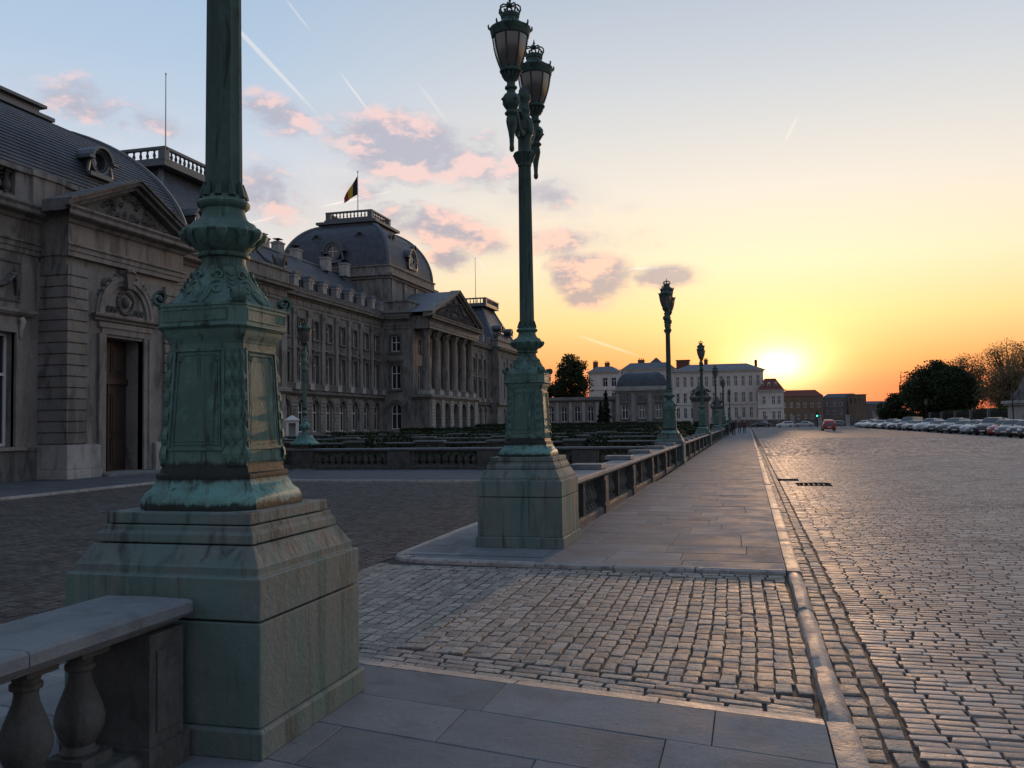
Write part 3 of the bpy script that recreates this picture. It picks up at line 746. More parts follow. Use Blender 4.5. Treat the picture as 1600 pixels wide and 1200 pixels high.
    m.tube([(0, .30, 5.58), (0, .34, 5.48), (0, .42, 5.46), (0, .46, 5.53), (0, .42, 5.57)], [.022, .022, .02, .016, .01], 7)
    L['arm'] = m.mesh('arm', MT['bronze_dark'], 50)
    m = MB(); m.lathe([(.012, 5.16), (.03, 5.18), (.034, 5.21), (.028, 5.25), (.032, 5.33), (.044, 5.42), (.062, 5.50), (.072, 5.56), (.066, 5.61), (.055, 5.635), (.085, 5.655), (.09, 5.675), (.07, 5.695), (.058, 5.72)], 16, (0, A, 0))
    L['pendant'] = m.mesh('pendant', MT['bronze_dark'], 50)
    m = MB(); m.lathe([(.058, 5.71), (.095, 5.76), (.118, 5.80), (.118, 5.88), (.09, 5.92), (.06, 5.94), (.058, 5.98), (.085, 6.00), (.085, 6.02), (.058, 6.04), (.055, 6.09)], 8, (0, A, 0))
    for k in range(4):
        a = math.pi / 4 + k * math.pi / 2; m.lathe([(.005, -.025), (.028, 0), (.005, .025)], 6, (.125 * math.cos(a), A + .125 * math.sin(a), 5.84))
    L['socket'] = m.mesh('socket', MT['bronze_dark'], 45)
    # lantern: local origin at the bottom of its cup
    m = MB(); m.lathe([(.05, 0), (.072, .03), (.088, .07), (.098, .11), (.105, .125), (.142, .135), (.148, .15), (.140, .165), (.128, .175), (.13, .20), (.12, .21)], 24)
    for k in range(12):
        a = k * math.pi / 6; c, s = math.cos(a), math.sin(a); m.tube([(.075 * c, .075 * s, .03), (.108 * c, .108 * s, .10), (.118 * c, .118 * s, .13)], [.008, .017, .012], 5)
    gp = [(.132, .20), (.165, .29), (.193, .38), (.213, .47), (.226, .56), (.232, .62)]
    for k in range(8):
        a = k * math.pi / 4; c, s = math.cos(a), math.sin(a); m.tube([((r + .004) * c, (r + .004) * s, z) for r, z in gp], .011, 5)
        for i in range(15):   # beaded edge
            t = i / 14 * (len(gp) - 1); j = min(int(t), len(gp) - 2); f = t - j
            r = gp[j][0] * (1 - f) + gp[j + 1][0] * f; z = gp[j][1] * (1 - f) + gp[j + 1][1] * f
            m.lathe([(.001, -.011), (.011, 0), (.001, .011)], 4, ((r + .012) * c, (r + .012) * s, z))
    m.lathe([(.225, .60), (.242, .60), (.252, .615), (.252, .645), (.262, .66), (.266, .70), (.272, .715), (.255, .722), (.225, .725)], 24)
    for k in range(8):
        a = math.pi / 8 + k * math.pi / 4; c, s = math.cos(a), math.sin(a)
        m.tube([(.255 * c, .255 * s, .69), (.285 * c, .285 * s, .715), (.292 * c, .292 * s, .75), (.282 * c, .282 * s, .765)], [.018, .015, .011, .005], 5)
    m.lathe([(.25, .715), (.235, .735), (.175, .775), (.135, .805), (.115, .83), (.11, .86), (.122, .865), (.122, .885), (.10, .89)], 24)
    L['lantern'] = m.mesh('lantern', MT['bronze_dark'], 40)
    m = MB()
    a0, a1 = R(3), R(42); rs = []
    for (r, z) in gp: rs.append([(r * math.cos(a0), r * math.sin(a0), z), (r * math.cos((a0 + a1) / 2) * .985, r * math.sin((a0 + a1) / 2) * .985, z), (r * math.cos(a1), r * math.sin(a1), z), ((r - .004) * math.cos(a1), (r - .004) * math.sin(a1), z), ((r - .004) * math.cos(a0), (r - .004) * math.sin(a0), z)])
    m.rings(rs); L['pane'] = m.mesh('pane', MT['lampglass'], 30)
    m = MB(); m.lathe([(.118, .885), (.126, .89), (.126, .915), (.118, .92)], 16)
    for k in range(8):
        a = k * math.pi / 4; c, s = math.cos(a), math.sin(a)
        m.tube([(r * c, r * s, z) for r, z in [(.118, .91), (.145, .955), (.14, 1.00), (.105, 1.03), (.055, 1.035), (.02, 1.015), (.0, 1.02)]], [.013, .012, .011, .011, .010, .01, .008], 5)
        a += math.pi / 8; m.lathe([(.002, 0), (.014, .014), (.002, .04)], 5, (.122 * math.cos(a), .122 * math.sin(a), .92))
    m.lathe([(.01, 1.01), (.03, 1.03), (.034, 1.05), (.02, 1.07), (.008, 1.08), (.02, 1.10), (.01, 1.115), (.006, 1.15)], 8)
    L['crown'] = m.mesh('crown', MT['bronze_dark'], 50)
    return L
LM = lamp_meshes()
def add_lantern(root, loc):
    l = inst('lantern', LM['lantern'], root, loc)
    for k in range(8): inst('pane', LM['pane'], l, (0, 0, 0), (0, 0, k * math.pi / 4))
    inst('crown', LM['crown'], l); return l
def lamp(name, loc, label, kind, sc=1.0):
    o = empty(name, loc, 0, label, 'street lamp', 'bronze street lamps along the pavement'); o.scale = (sc, sc, sc)
    for k in ('base_course', 'plinth_block', 'plinth_shoulder', 'plinth_cap'):
        bev(inst(k, LM[k], o), .007)
    for k in ('foot', 'pedestal', 'cornice', 'acanthus_bell', 'baluster_bulb', 'shaft', 'capital'): inst(k, LM[k], o)
    pd = [c for c in kids(o) if c.name.startswith('pedestal')][0]; cn = [c for c in kids(o) if c.name.startswith('cornice')][0]; ab = [c for c in kids(o) if c.name.startswith('acanthus')][0]
    for k in range(4):
        r = (0, 0, k * math.pi / 2)
        inst('panel_frame', LM['panel_frame'], pd, rot=r); inst('panel', LM['panel'], pd, rot=r); inst('leaf_garland', LM['leaf_garland'], pd, rot=r)
        inst('cornice_frame', LM['cornice_frame'], cn, rot=r); inst('corner_scroll', LM['corner_scroll'], ab, rot=r)
    dz = 0 if kind == 'A' else -.32
    for s in (0, 1):
        r = (0, 0, s * math.pi)
        a = inst('arm', LM['arm'], o, (0, 0, dz * .35), r); inst('pendant', LM['pendant'], a); inst('socket', LM['socket'], a)
        add_lantern(o, (0, (.68 if s == 0 else -.68), 6.08 + dz * .35))
    if kind != 'A': add_lantern(o, (0, 0, 6.25))
    return o
lamp('street_lamp', (-2.885, 4.45, 0), 'nearest street lamp, tall green bronze pedestal on stepped stone plinth, top out of view', 'A')
lamp('street_lamp', (-2.90, 11.74, 0), 'two-lantern bronze street lamp on the corner of the far pavement', 'A')
for i, (y, lb) in enumerate([(34.6, 'three-lantern street lamp with green plinth, third from the front along the pavement'), (60.0, 'fourth street lamp along the pavement, its crown against the yellow sky'), (86, 'fifth street lamp along the pavement, in front of the white building'), (113, 'sixth street lamp along the pavement, small in the distance'), (150, 'farthest small street lamp along the pavement balustrade')]):
    lamp('street_lamp', (-2.93, y, 0), lb, 'B', .95 if i else .97)
# single lantern standard on the garden balustrade
def small_lamp(loc, label, sc=1.0):
    o = empty('lamp_standard', loc, 0, label, 'street lamp'); o.scale = (sc, sc, sc); B = MT['bronze']
    m = MB(); m.sq([(.46, 0), (.46, .06), (.40, .10), (.33, .16), (.27, .27), (.24, .34), (.22, .36)], .3); m.build('foot', B, o, 40)
    m = MB(); m.lathe([(.17, .35), (.15, .42), (.10, .50), (.10, .55), (.19, .62), (.22, .70), (.2, .76), (.12, .84), (.10, .90), (.13, .93), (.11, .97)], 20); m.build('bulb', B, o, 50)
    m = MB(); m.lathe([(.085, .95), (.07, 2.85)], 24, flute=1, fd=.12); m.build('shaft', B, o, 30)
    m = MB(); m.lathe([(.07, 2.82), (.12, 2.88), (.12, 2.92), (.08, 2.96), (.08, 3.1), (.13, 3.16), (.13, 3.22), (.085, 3.27), (.085, 3.38), (.11, 3.44), (.11, 3.56), (.06, 3.62), (.06, 3.70), (.09, 3.74), (.05, 3.80)], 16); m.build('capital', B, o, 45)
    add_lantern(o, (0, 0, 3.78)); return o
small_lamp((-16.55, 31.0, .93), 'single-lantern green lamp standard on the garden balustrade before the palace')

# ------------------------------------------------------------------ balustrades
m = MB()
m.sq([(.095, 0), (.095, .045)]); m.lathe([(.075, .045), (.082, .06), (.066, .075), (.062, .09), (.085, .125), (.103, .17), (.105, .205), (.095, .25), (.072, .31), (.053, .36), (.047, .395), (.05, .41), (.064, .418), (.064, .438), (.052, .445), (.058, .465), (.075, .478)], 18); m.sq([(.085, .478), (.085, .53)])
BAL = m.mesh('baluster', MT['balus'], 45)
m = MB(); m.sq([(.08, 0), (.08, .045)]); m.lathe([(.07, .045), (.085, .12), (.103, .19), (.09, .26), (.05, .38), (.062, .43), (.055, .45), (.07, .478)], 8); m.sq([(.08, .478), (.08, .53)])
BAL_LO = m.mesh('baluster', MT['balus'], 50)
def balustrade(name, origin, rz, L, label, posts, post_w=.46, mids=(), lo=False, step=.275, z0=0.0, base_h=.125, cap=True, coping=True):
    """runs along local +Y from 0 to L; local +X is the street side"""
    o = empty(name, (*origin, z0), rz, label, 'balustrade'); H0, H1 = base_h, base_h + .53
    m = MB(); m.rings([[(-.21, y, 0), (.21, y, 0), (.21, y, H0 - .03), (.17, y, H0), (-.17, y, H0), (-.21, y, H0 - .03)] for y in (0, L)]); m.build('base_course', MT['balus'], o)
    rail = [(-.17, H1), (.17, H1), (.185, H1 + .02), (.235, H1 + .035), (.255, H1 + .055), (.255, H1 + .10), (.24, H1 + .113), (.0, H1 + .118), (-.24, H1 + .113), (-.255, H1 + .10), (-.255, H1 + .055), (-.235, H1 + .035), (-.185, H1 + .02)]
    y = 0.0; k = 0
    while y < L - .01:
        y1 = min(L, y + 2.0); m = MB(); m.rings([[(x, yy, z) for x, z in rail] for yy in (y + .003, y1 - .003)]); m.build('rail_coping', MT['coping'], o); y = y1
    pier = []
    for p in posts:
        a, b = max(0, p - post_w / 2), min(L, p + post_w / 2); pier.append((a, b))
        m = MB(); m.box(-.245, .245, a, b, .0, H0 + .02); m.box(-.215, .225, a + .025, b - .025, H0 + .02, H1 - .002)
        m.box(.225, .235, a + .07, b - .07, H0 + .08, H1 - .08); m.build('post', MT['balus'], o)
        if cap:
            m = MB(); m.box(-.40, .18, a - .04, b + .04, H1 + .119, H1 + .21); bev(m.build('post_cap', MT['coping'], o), .012)
    for p in mids:
        a, b = p - .09, p + .09; pier.append((a, b)); m = MB(); m.box(-.15, .16, a, b, H0 + .001, H1 - .001); m.build('pier', MT['balus'], o)
    pier.sort(); edges = [0.0]
    for a, b in pier: edges += [a, b]
    edges.append(L); joined = MB()
    for a, b in zip(edges[::2], edges[1::2]):
        if b - a < .2: continue
        n = max(1, int((b - a) / step)); d = (b - a) / n
        for i in range(n):
            yy = a + d * (i + .5)
            inst('baluster', BAL_LO if lo else BAL, o, (0, yy, H0))
    return o
balustrade('balustrade', (-2.90, -3.2), 0, 7.02, 'near stone balustrade with bulbous balusters running into the nearest lamp plinth', [6.86], .30, cap=False, step=.30)
balustrade('balustrade', (-2.72, 12.42), 0, 21.6, 'stone balustrade along the pavement between second and third street lamps', [3.5, 7.5, 11.5, 15.5, 19.5], .48, [1.6, 5.5, 9.5, 13.5, 17.5])
balustrade('balustrade', (-2.72, 35.25), 0, 24.1, 'stone balustrade along the pavement beyond the third street lamp', [4, 8, 12, 16, 20], .48, [2, 6, 10, 14, 18, 22], lo=True)
balustrade('balustrade', (-2.72, 60.6), 0, 24.7, 'stone balustrade along the pavement beyond the fourth street lamp', [4, 8, 12, 16, 20], .6, lo=True)
balustrade('balustrade', (-2.72, 86.6), 0, 63, 'farthest stone balustrade along the pavement', [5 * i for i in range(1, 12)], .8, lo=True, step=.4)
# across the front of the garden: local +Y runs towards -X
balustrade('balustrade', (-3.2, 31.0), math.pi / 2, 15.6, 'garden balustrade facing the forecourt, with single lamp standard on it', [2.4, 5.9, 9.4, 13.35], .95, step=.26, cap=False)
for i, (yy, x0, L) in enumerate([(44, -4.2, 24), (57, -4.4, 34), (75, -5, 40), (100, -5, 44)]):
    balustrade('garden_balustrade', (x0, yy), math.pi / 2, L, ['first cross balustrade among the garden hedges, nearest the forecourt', 'second cross balustrade among the garden hedges', 'third cross balustrade among the garden hedges', 'farthest cross balustrade in the garden before the low gallery'][i], [L * k / 6 for k in range(1, 6)], 1.6, lo=True, step=.42, z0=-.05 + .03 * i)

# ------------------------------------------------------------------ facade tools
def FX(X): return lambda u, d, z: (X - d, u, z)          # wall facing +X (the street); u runs along Y
def FXm(X): return lambda u, d, z: (X + d, u, z)
def FY(Y): return lambda u, d, z: (u, Y + d, z)          # wall facing -Y (towards the viewer); u runs along X
def wall(mb, fn, u0, u1, z0, z1, ops, dep=.45):
    """wall plane with real openings; ops: (ua, ub, za, zb, arched)"""
    us = sorted({u0, u1, *[o[0] for o in ops], *[o[1] for o in ops]}); zs = sorted({z0, z1, *[o[2] for o in ops], *[o[3] for o in ops]})
    for a, b in zip(us, us[1:]):
        for c, d in zip(zs, zs[1:]):
            mu, mz = (a + b) / 2, (c + d) / 2
            if any(o[0] < mu < o[1] and o[2] < mz < o[3] for o in ops): continue
            mb.add([fn(a, 0, c), fn(b, 0, c), fn(b, 0, d), fn(a, 0, d)], [(0, 1, 2, 3)])
    for (a, b, c, d, arch) in ops:
        if not arch:
            pts = [(a, c), (b, c), (b, d), (a, d)]
        else:
            r = (b - a) / 2; zc = d - r; n = 10
            arcp = [((a + b) / 2 + r * math.cos(math.pi * k / n), zc + r * math.sin(math.pi * k / n)) for k in range(n + 1)]
            pts = [(a, c), (b, c)] + arcp
            mb.add([fn(b, 0, d)] + [fn(u, 0, z) for u, z in arcp[:n // 2 + 1]], [tuple(range(n // 2 + 2))])
            mb.add([fn(a, 0, d)] + [fn(u, 0, z) for u, z in arcp[n // 2:]], [tuple(range(n // 2 + 2))])
        for (p, q) in zip(pts, pts[1:] + pts[:1]):
            mb.add([fn(p[0], 0, p[1]), fn(q[0], 0, q[1]), fn(q[0], dep, q[1]), fn(p[0], dep, p[1])], [(0, 1, 2, 3)])
def win_mesh(w, h, arch=False, bars=2, trans=.68, fr=.07):
    """window facing +X, origin at the middle of its sill: (glass mesh, frame mesh)"""
    fn = lambda u, d, z: (-d, u, z)
    if arch:
        r = w / 2; pts = [(-r, 0), (r, 0)] + [(r * math.cos(math.pi * k / 10), h - r + r * math.sin(math.pi * k / 10)) for k in range(11)]
    else: pts = [(-w / 2, 0), (w / 2, 0), (w / 2, h), (-w / 2, h)]
    g = MB().prism(pts, fn, 0, .03).mesh('window', MT['glass'])
    m = MB(); m.fbox(fn, -w / 2, -w / 2 + fr, -.05, -.002, 0, h - (w / 2 if arch else 0)); m.fbox(fn, w / 2 - fr, w / 2, -.05, -.002, 0, h - (w / 2 if arch else 0))
    m.fbox(fn, -w / 2 + fr, w / 2 - fr, -.05, -.002, 0, fr)
    m.fbox(fn, -fr * .55, fr * .55, -.055, -.002, fr, h - fr * .5); m.fbox(fn, -w / 2 + fr, w / 2 - fr, -.06, -.002, h * trans, h * trans + fr)
    if not arch: m.fbox(fn, -w / 2 + fr, w / 2 - fr, -.05, -.002, h - fr, h)
    else:
        for k in range(8):
            a, b = math.pi * k / 8, math.pi * (k + 1) / 8; r = w / 2; c = h - r
            m.prism([(r * math.cos(a), c + r * math.sin(a)), (r * math.cos(b), c + r * math.sin(b)), ((r - fr) * math.cos(b), c + (r - fr) * math.sin(b)), ((r - fr) * math.cos(a), c + (r - fr) * math.sin(a))], fn, -.05, -.002)
    return g, m.mesh('frame', MT['frame'])
_wc = {}
def window(parent, loc, w, h, face, arch=False, trans=.68, fr=.07):
    k = (round(w, 3), round(h, 3), arch, trans, fr)
    if k not in _wc: _wc[k] = win_mesh(w, h, arch, 2, trans, fr)
    rz = {'X': 0, 'Y': -math.pi / 2}[face]
    o = inst('window', _wc[k][0], parent, loc, (0, 0, rz)); inst('frame', _wc[k][1], o); return o
def corn(mb, fn, u0, u1, prof, ret=0.0):
    """moulding: prof of (projection, z), swept along u; ends returned by ret"""
    n = len(prof); vs = [fn(u0 - (p if ret else 0), -p, z) for p, z in prof] + [fn(u1 + (p if ret else 0), -p, z) for p, z in prof]
    vs += [fn(u0, .3, prof[-1][1]), fn(u0, .3, prof[0][1]), fn(u1, .3, prof[-1][1]), fn(u1, .3, prof[0][1])]
    fs = [(k, k + 1, n + k + 1, n + k) for k in range(n - 1)]
    fs += [tuple(range(n)) + (2 * n, 2 * n + 1), tuple(range(n, 2 * n)) + (2 * n + 2, 2 * n + 3), (n - 1, 2 * n - 1, 2 * n + 2, 2 * n), (0, n, 2 * n + 3, 2 * n + 1)]
    mb.add(vs, fs)
def rail_top(parent, x0, x1, y0, y1, z, h, mat, name='roof_balustrade', n_x=6, n_y=6):
    """small parapet of rails and dies round a flat roof"""
    o = MB(); t = .3
    o.box(x0, x1, y0, y1, z - .5, z)
    for (a, b, c, d) in ((x0, x1, y0, y0 + t), (x0, x1, y1 - t, y1), (x0, x0 + t, y0 + t, y1 - t), (x1 - t, x1, y0 + t, y1 - t)):
        o.box(a, b, c, d, z, z + h * .16); o.box(a - .06, b + .06, c - .06, d + .06, z + h * .8, z + h)
    for (px, py) in ((x0, y0), (x1 - .7, y0), (x0, y1 - .7), (x1 - .7, y1 - .7)): o.box(px - .03, px + .73, py - .03, py + .73, z + .01, z + h * .8)
    p = o.build(name, mat, parent)
    def bl(px, py): inst('baluster', RB, p, (px, py, z + h * .16), (0, 0, 0), (h * 1.2, h * 1.2, h * .64 / .5))
    for i in range(n_x): 
        xx = x0 + .9 + (x1 - x0 - 1.8) * (i + .5) / n_x; bl(xx, y0 + t / 2); bl(xx, y1 - t / 2)
    for i in range(n_y):
        yy = y0 + .9 + (y1 - y0 - 1.8) * (i + .5) / n_y; bl(x0 + t / 2, yy); bl(x1 - t / 2, yy)
    return p
RB = MB().lathe([(.05, 0), (.07, .08), (.1, .18), (.05, .36), (.08, .46), (.06, .5)], 8).mesh('baluster', MT['palace_dark'], 60)
def oculus(parent, loc, r, face, mat='palace_dark', name='oculus', depth=1.2):
    """round dormer: moulded ring, hood, glass and cross bars, facing +X or -Y"""
    rz = {'X': 0, 'Y': -math.pi / 2}[face]; m = MB()
    def ring(prof, n=24):
        rs = [[(x, rr * math.cos(2 * math.pi * k / n), rr * math.sin(2 * math.pi * k / n)) for k in range(n)] for (rr, x) in prof]; m.rings(rs, False, False)
    ring([(r * .72, -.15), (r * .72, .06), (r * .80, .10), (r * .9, .06), (r * .94, .12), (r * 1.1, .12), (r * 1.12, 0), (r * 1.1, -depth)])
    for k in range(9):
        a, b = math.pi * k / 9, math.pi * (k + 1) / 9; q0, q1 = r * 1.12, r * 1.34
        fn = lambda u, d, z: (.26 - d, u, z)
        m.prism([(q0 * math.cos(a), q0 * math.sin(a)), (q1 * math.cos(a), q1 * math.sin(a)), (q1 * math.cos(b), q1 * math.sin(b)), (q0 * math.cos(b), q0 * math.sin(b))], fn, 0, depth)
    m.box(-depth, .30, -r * 1.75, -r * 1.12, -.02, r * .2); m.box(-depth, .30, r * 1.12, r * 1.75, -.02, r * .2)
    m.box(-depth, .18, -r * 1.3, r * 1.3, -r * 1.45, -r * 1.08)
    for s in (-1, 1): m.tube([(.06, s * r * 1.2, -.05), (.08, s * r * 1.32, -r * .5), (.08, s * r * 1.45, -r * 1.0), (.06, s * r * 1.25, -r * 1.35)], r * .15, 6)
    o = inst(name, m.mesh(name, MT[mat], 40), parent, loc, (0, 0, rz))
    g = MB(); g.add([(-.1, r * .74 * math.cos(2 * math.pi * k / 20), r * .74 * math.sin(2 * math.pi * k / 20)) for k in range(20)], [tuple(range(20))])
    inst('pane', g.mesh('pane', MT['glass']), o)
    if name == 'round_dormer': return o
    g = MB(); g.box(-.08, -.03, -r * .72, r * .72, -.04, .04); g.box(-.08, -.035, -.04, .04, -r * .72, r * .72); inst('frame', g.mesh('frame', MT['frame']), o)
    return o
def mansard(parent, x0, x1, y0, y1, z0, z1, inx, iny, mat, name='roof', courses=24, convex=True, power=1.0, hips=True):
    """hipped roof of slate courses, each lapping the one below"""
    m = MB(); rs = []
    def at(t):
        z = z0 + (z1 - z0) * t
        k = 1 - math.sqrt(max(0, 1 - t ** 2)) if convex else t ** power
        return z, k * inx, k * iny
    for i in range(courses):
        for (t, lap) in ((i / courses, .035), ((i + 1) / courses, .0)):
            z, a, b = at(t); rs.append([(x1 - a + lap, y0 + b - lap, z), (x1 - a + lap, y1 - b + lap, z), (x0 + a - lap, y1 - b + lap, z), (x0 + a - lap, y0 + b - lap, z)])
    m.rings(rs, False, True); o = m.build(name, MT[mat], parent)
    if hips:
        for sx in (0, 1):
            for sy in (0, 1):
                h = MB(); pts = []
                for i in range(courses + 1):
                    z, a, b = at(i / courses); pts.append(((x1 - a if sx else x0 + a), (y0 + b if sy == 0 else y1 - b), z))
                h.tube(pts, .13 if z1 - z0 < 6 else .28, 6); h.build('hip_roll', MT['lead'], o, 60)
    return o

# ------------------------------------------------------------------ the palace's near side pavilion
sp = empty('side_pavilion', (-28, 27, 0), 0, 'near palace pavilion with pedimented doorway and curved slate roof, at left', 'building')
SPM = Matrix.Translation((28, -27, 0))
def P_(o): # parts were written in world coordinates: bring them under the pavilion's origin
    o.location = Vector(o.location) + Vector((28, -27, 0)); return o
W0, W1 = -22.65, -21.5       # recessed wall and projecting bay
YB0, YB1, YC = 24.2, 30.2, 27.1
m = MB(); f = FX(W0)
wall(m, f, 4, YB0, 0, 7.4, [(21.75, 23.2, 1.1, 4.75, False), (16.6, 18.05, 1.1, 4.75, False), (11.6, 13.05, 1.1, 4.75, False)], .5)
wall(m, f, YB1, 33.6, 0, 7.4, [], .5)
m.add([(W0, 33.6, 0), (-36, 33.6, 0), (-36, 33.6, 7.4), (W0, 33.6, 7.4)], [(0, 1, 2, 3)]); m.add([(W0, 4, 0), (-36, 4, 0), (-36, 4, 7.4), (W0, 4, 7.4)], [(0, 1, 2, 3)])
m.add([(-36, 4, 0), (-36, 33.6, 0), (-36, 33.6, 7.4), (-36, 4, 7.4)], [(0, 1, 2, 3)])
P_(m.build('wall', MT['palace'], sp))
m = MB(); f = FX(W1 - .12)
wall(m, f, YB0 + .05, YB1 - .05, 0, 7.4, [(YC - 1.0, YC + 1.0, .12, 4.85, False)], .75)
# tympanum recess above the door
m.add([(W0, YB0 + .05, 0), (W1 - .12, YB0 + .05, 0), (W1 - .12, YB0 + .05, 7.4), (W0, YB0 + .05, 7.4)], [(0, 1, 2, 3)]); m.add([(W0, YB1 - .05, 0), (W1 - .12, YB1 - .05, 0), (W1 - .12, YB1 - .05, 7.4), (W0, YB1 - .05, 7.4)], [(0, 1, 2, 3)])
P_(m.build('door_bay', MT['palace'], sp))
# rusticated piers: one block per course
zc = 1.12; k = 0; bl = {}
while zc < 7.0:
    h = .372; z1 = min(7.36, zc + h)
    for (u0, u1, x0, x1) in ((YB0, YB0 + .95, W0 + .003, W1), (YB1 - .95, YB1, W0 + .003, W1)):
        m = MB(); g = .055; c = .02
        m.rings([[(x0, u0 + i, z), (x1 - i, u0 + i, z), (x1 - i, u1 - i, z), (x0, u1 - i, z)] for z, i in ((zc, g), (zc + g * .5, g * .9), (zc + g, 0), (z1 - .004, 0))])
        P_(m.build('stone_block', MT['palace'], sp))
    zc = z1; k += 1
for (u0, u1, x0, x1) in ((YB0 - .10, YC - 1.45, W0 + .002, W1 + .12), (YC + 1.45, YB1 + .10, W0 + .002, W1 + .12)):
    m = MB(); m.box(x0, x1, u0, u1, .32, 1.08); m.box(x0, x1 + .03, u0 - .03, u1 + .03, 0, .315); m.box(x0, x1 - .05, u0 + .04, u1 - .04, 1.08, 1.118); P_(bev(m.build('pier_base', MT['palace_light'], sp), .015))
m = MB(); m.box(W0 - .1, W0 + .10, 4, YB0 - .14, 0, .95); m.box(W0 - .1, W0 + .15, 4, YB0 - .14, .95, 1.06); m.box(W0 - .1, W0 + .10, YB1 + .14, 33.65, 0, .95); m.box(W0 - .1, W0 + .15, YB1 + .14, 33.65, .95, 1.06); P_(m.build('base_course', MT['palace_dark'], sp))
# door and its architrave
d = empty('unused'); bpy.data.objects.remove(d)
m = MB(); X = W1 - .12
for (a, b, pr) in ((1.0, 1.22, .07), (1.22, 1.40, .12)):
    for s in (-1, 1): m.box(X - .2, X + pr, YC + s * a if s > 0 else YC - b, YC + b if s > 0 else YC - a, .12, 4.95)
    m.box(X - .2, X + pr, YC - b, YC + b, 4.95 + (a - 1.0), 4.95 + (b - 1.0))
corn(m, FX(X), YC - 1.5, YC + 1.5, [(.05, 5.36), (.14, 5.40), (.16, 5.46), (.30, 5.52), (.32, 5.60), (.30, 5.62)], 1)
P_(m.build('door_surround', MT['palace'], sp))
m = MB(); m.box(X - .80, X - .72, YC - 1.0, YC + 1.0, .12, 4.85)
for s in (-1, 1):
    for (z0, z1) in ((.35, 1.3), (1.5, 2.9), (3.7, 4.6)): m.box(X - .72, X - .69, YC + s * .52 - .36, YC + s * .52 + .36, z0, z1); m.box(X - .69, X - .67, YC + s * .52 - .28, YC + s * .52 + .28, z0 + .08, z1 - .08)
m.box(X - .72, X - .62, YC - 1.0, YC + 1.0, 3.25, 3.45); m.box(X - .72, X - .66, YC - .04, YC + .04, .12, 3.25)
dr = P_(m.build('door', MT['door'], sp))
m = MB(); m.lathe([(.02, 0), (.035, .02), (.02, .05)], 8); 
inst('handle', MB().tube([(X - .66, YC + .12, 1.55), (X - .60, YC + .12, 1.5), (X - .60, YC + .12, 1.3), (X - .66, YC + .12, 1.25)], .02, 6).mesh('handle', MT['iron']), dr)
m = MB(); m.box(W1 - .1, W1 + .42, YC - 1.42, YC + 1.42, -.02, .10); m.box(W1 - .9, W1 - .1, YC - .98, YC + .98, -.02, .115); P_(bev(m.build('door_step', MT['coping'], sp), .012))
# arch over the door with carved tympanum
m = MB(); fn = FX(X); zc0 = 5.63
for (r0, r1, pr) in ((1.12, 1.30, .09), (1.30, 1.44, .14), (1.44, 1.52, .08)):
    for k in range(16):
        a, b = math.pi * k / 16, math.pi * (k + 1) / 16
        m.prism([(YC + r0 * math.cos(a), zc0 + r0 * math.sin(a)), (YC + r1 * math.cos(a), zc0 + r1 * math.sin(a)), (YC + r1 * math.cos(b), zc0 + r1 * math.sin(b)), (YC + r0 * math.cos(b), zc0 + r0 * math.sin(b))], fn, -pr, .02)
ar = P_(m.build('arch', MT['palace'], sp))
m = MB(); m.prism([(YC - .14, zc0 + 1.02), (YC + .14, zc0 + 1.02), (YC + .24, zc0 + 1.68), (YC - .24, zc0 + 1.68)], fn, -.26, .0); m.tube([(X + .26, YC - .2, zc0 + 1.62), (X + .30, YC, zc0 + 1.66), (X + .26, YC + .2, zc0 + 1.62)], .06, 6); P_(m.build('keystone', MT['palace_dark'], sp))
m = MB(); rr = random.Random(4)
for i in range(26):
    s = -1 if i % 2 else 1; t = rr.uniform(.12, .48) * math.pi; r = rr.uniform(1.46, 1.62)
    y, z = YC + s * r * math.cos(t), zc0 + r * math.sin(t); m.tube([(X + .02, y - .06, z), (X + .11, y, z + rr.uniform(-.04, .06)), (X + .02, y + .07, z + rr.uniform(-.05, .05))], [.03, .055, .02], 5)
for i in range(16):
    a = i / 16 * 2 * math.pi; m.tube([(X + .02, YC + .36 * math.cos(a), zc0 + .52 + .36 * math.sin(a)), (X + .07, YC + .40 * math.cos(a + .2), zc0 + .52 + .40 * math.sin(a + .2)), (X + .02, YC + .44 * math.cos(a + .4), zc0 + .52 + .44 * math.sin(a + .4))], .05, 5)
m.tube([(X - .02, YC, zc0 + .36), (X + .05, YC, zc0 + .45), (X + .08, YC, zc0 + .55), (X + .03, YC, zc0 + .72)], [.08, .15, .17, .08], 8)
for s in (-1, 1):
    for i in range(5): m.tube([(X, YC + s * (.46 + .1 * i), zc0 + .12 + .1 * (i % 2)), (X + .06, YC + s * (.52 + .1 * i), zc0 + .28), (X, YC + s * (.55 + .1 * i), zc0 + .1)], [.03, .06, .02], 5)
P_(m.build('carved_relief', MT['palace_dark'], sp, 60))
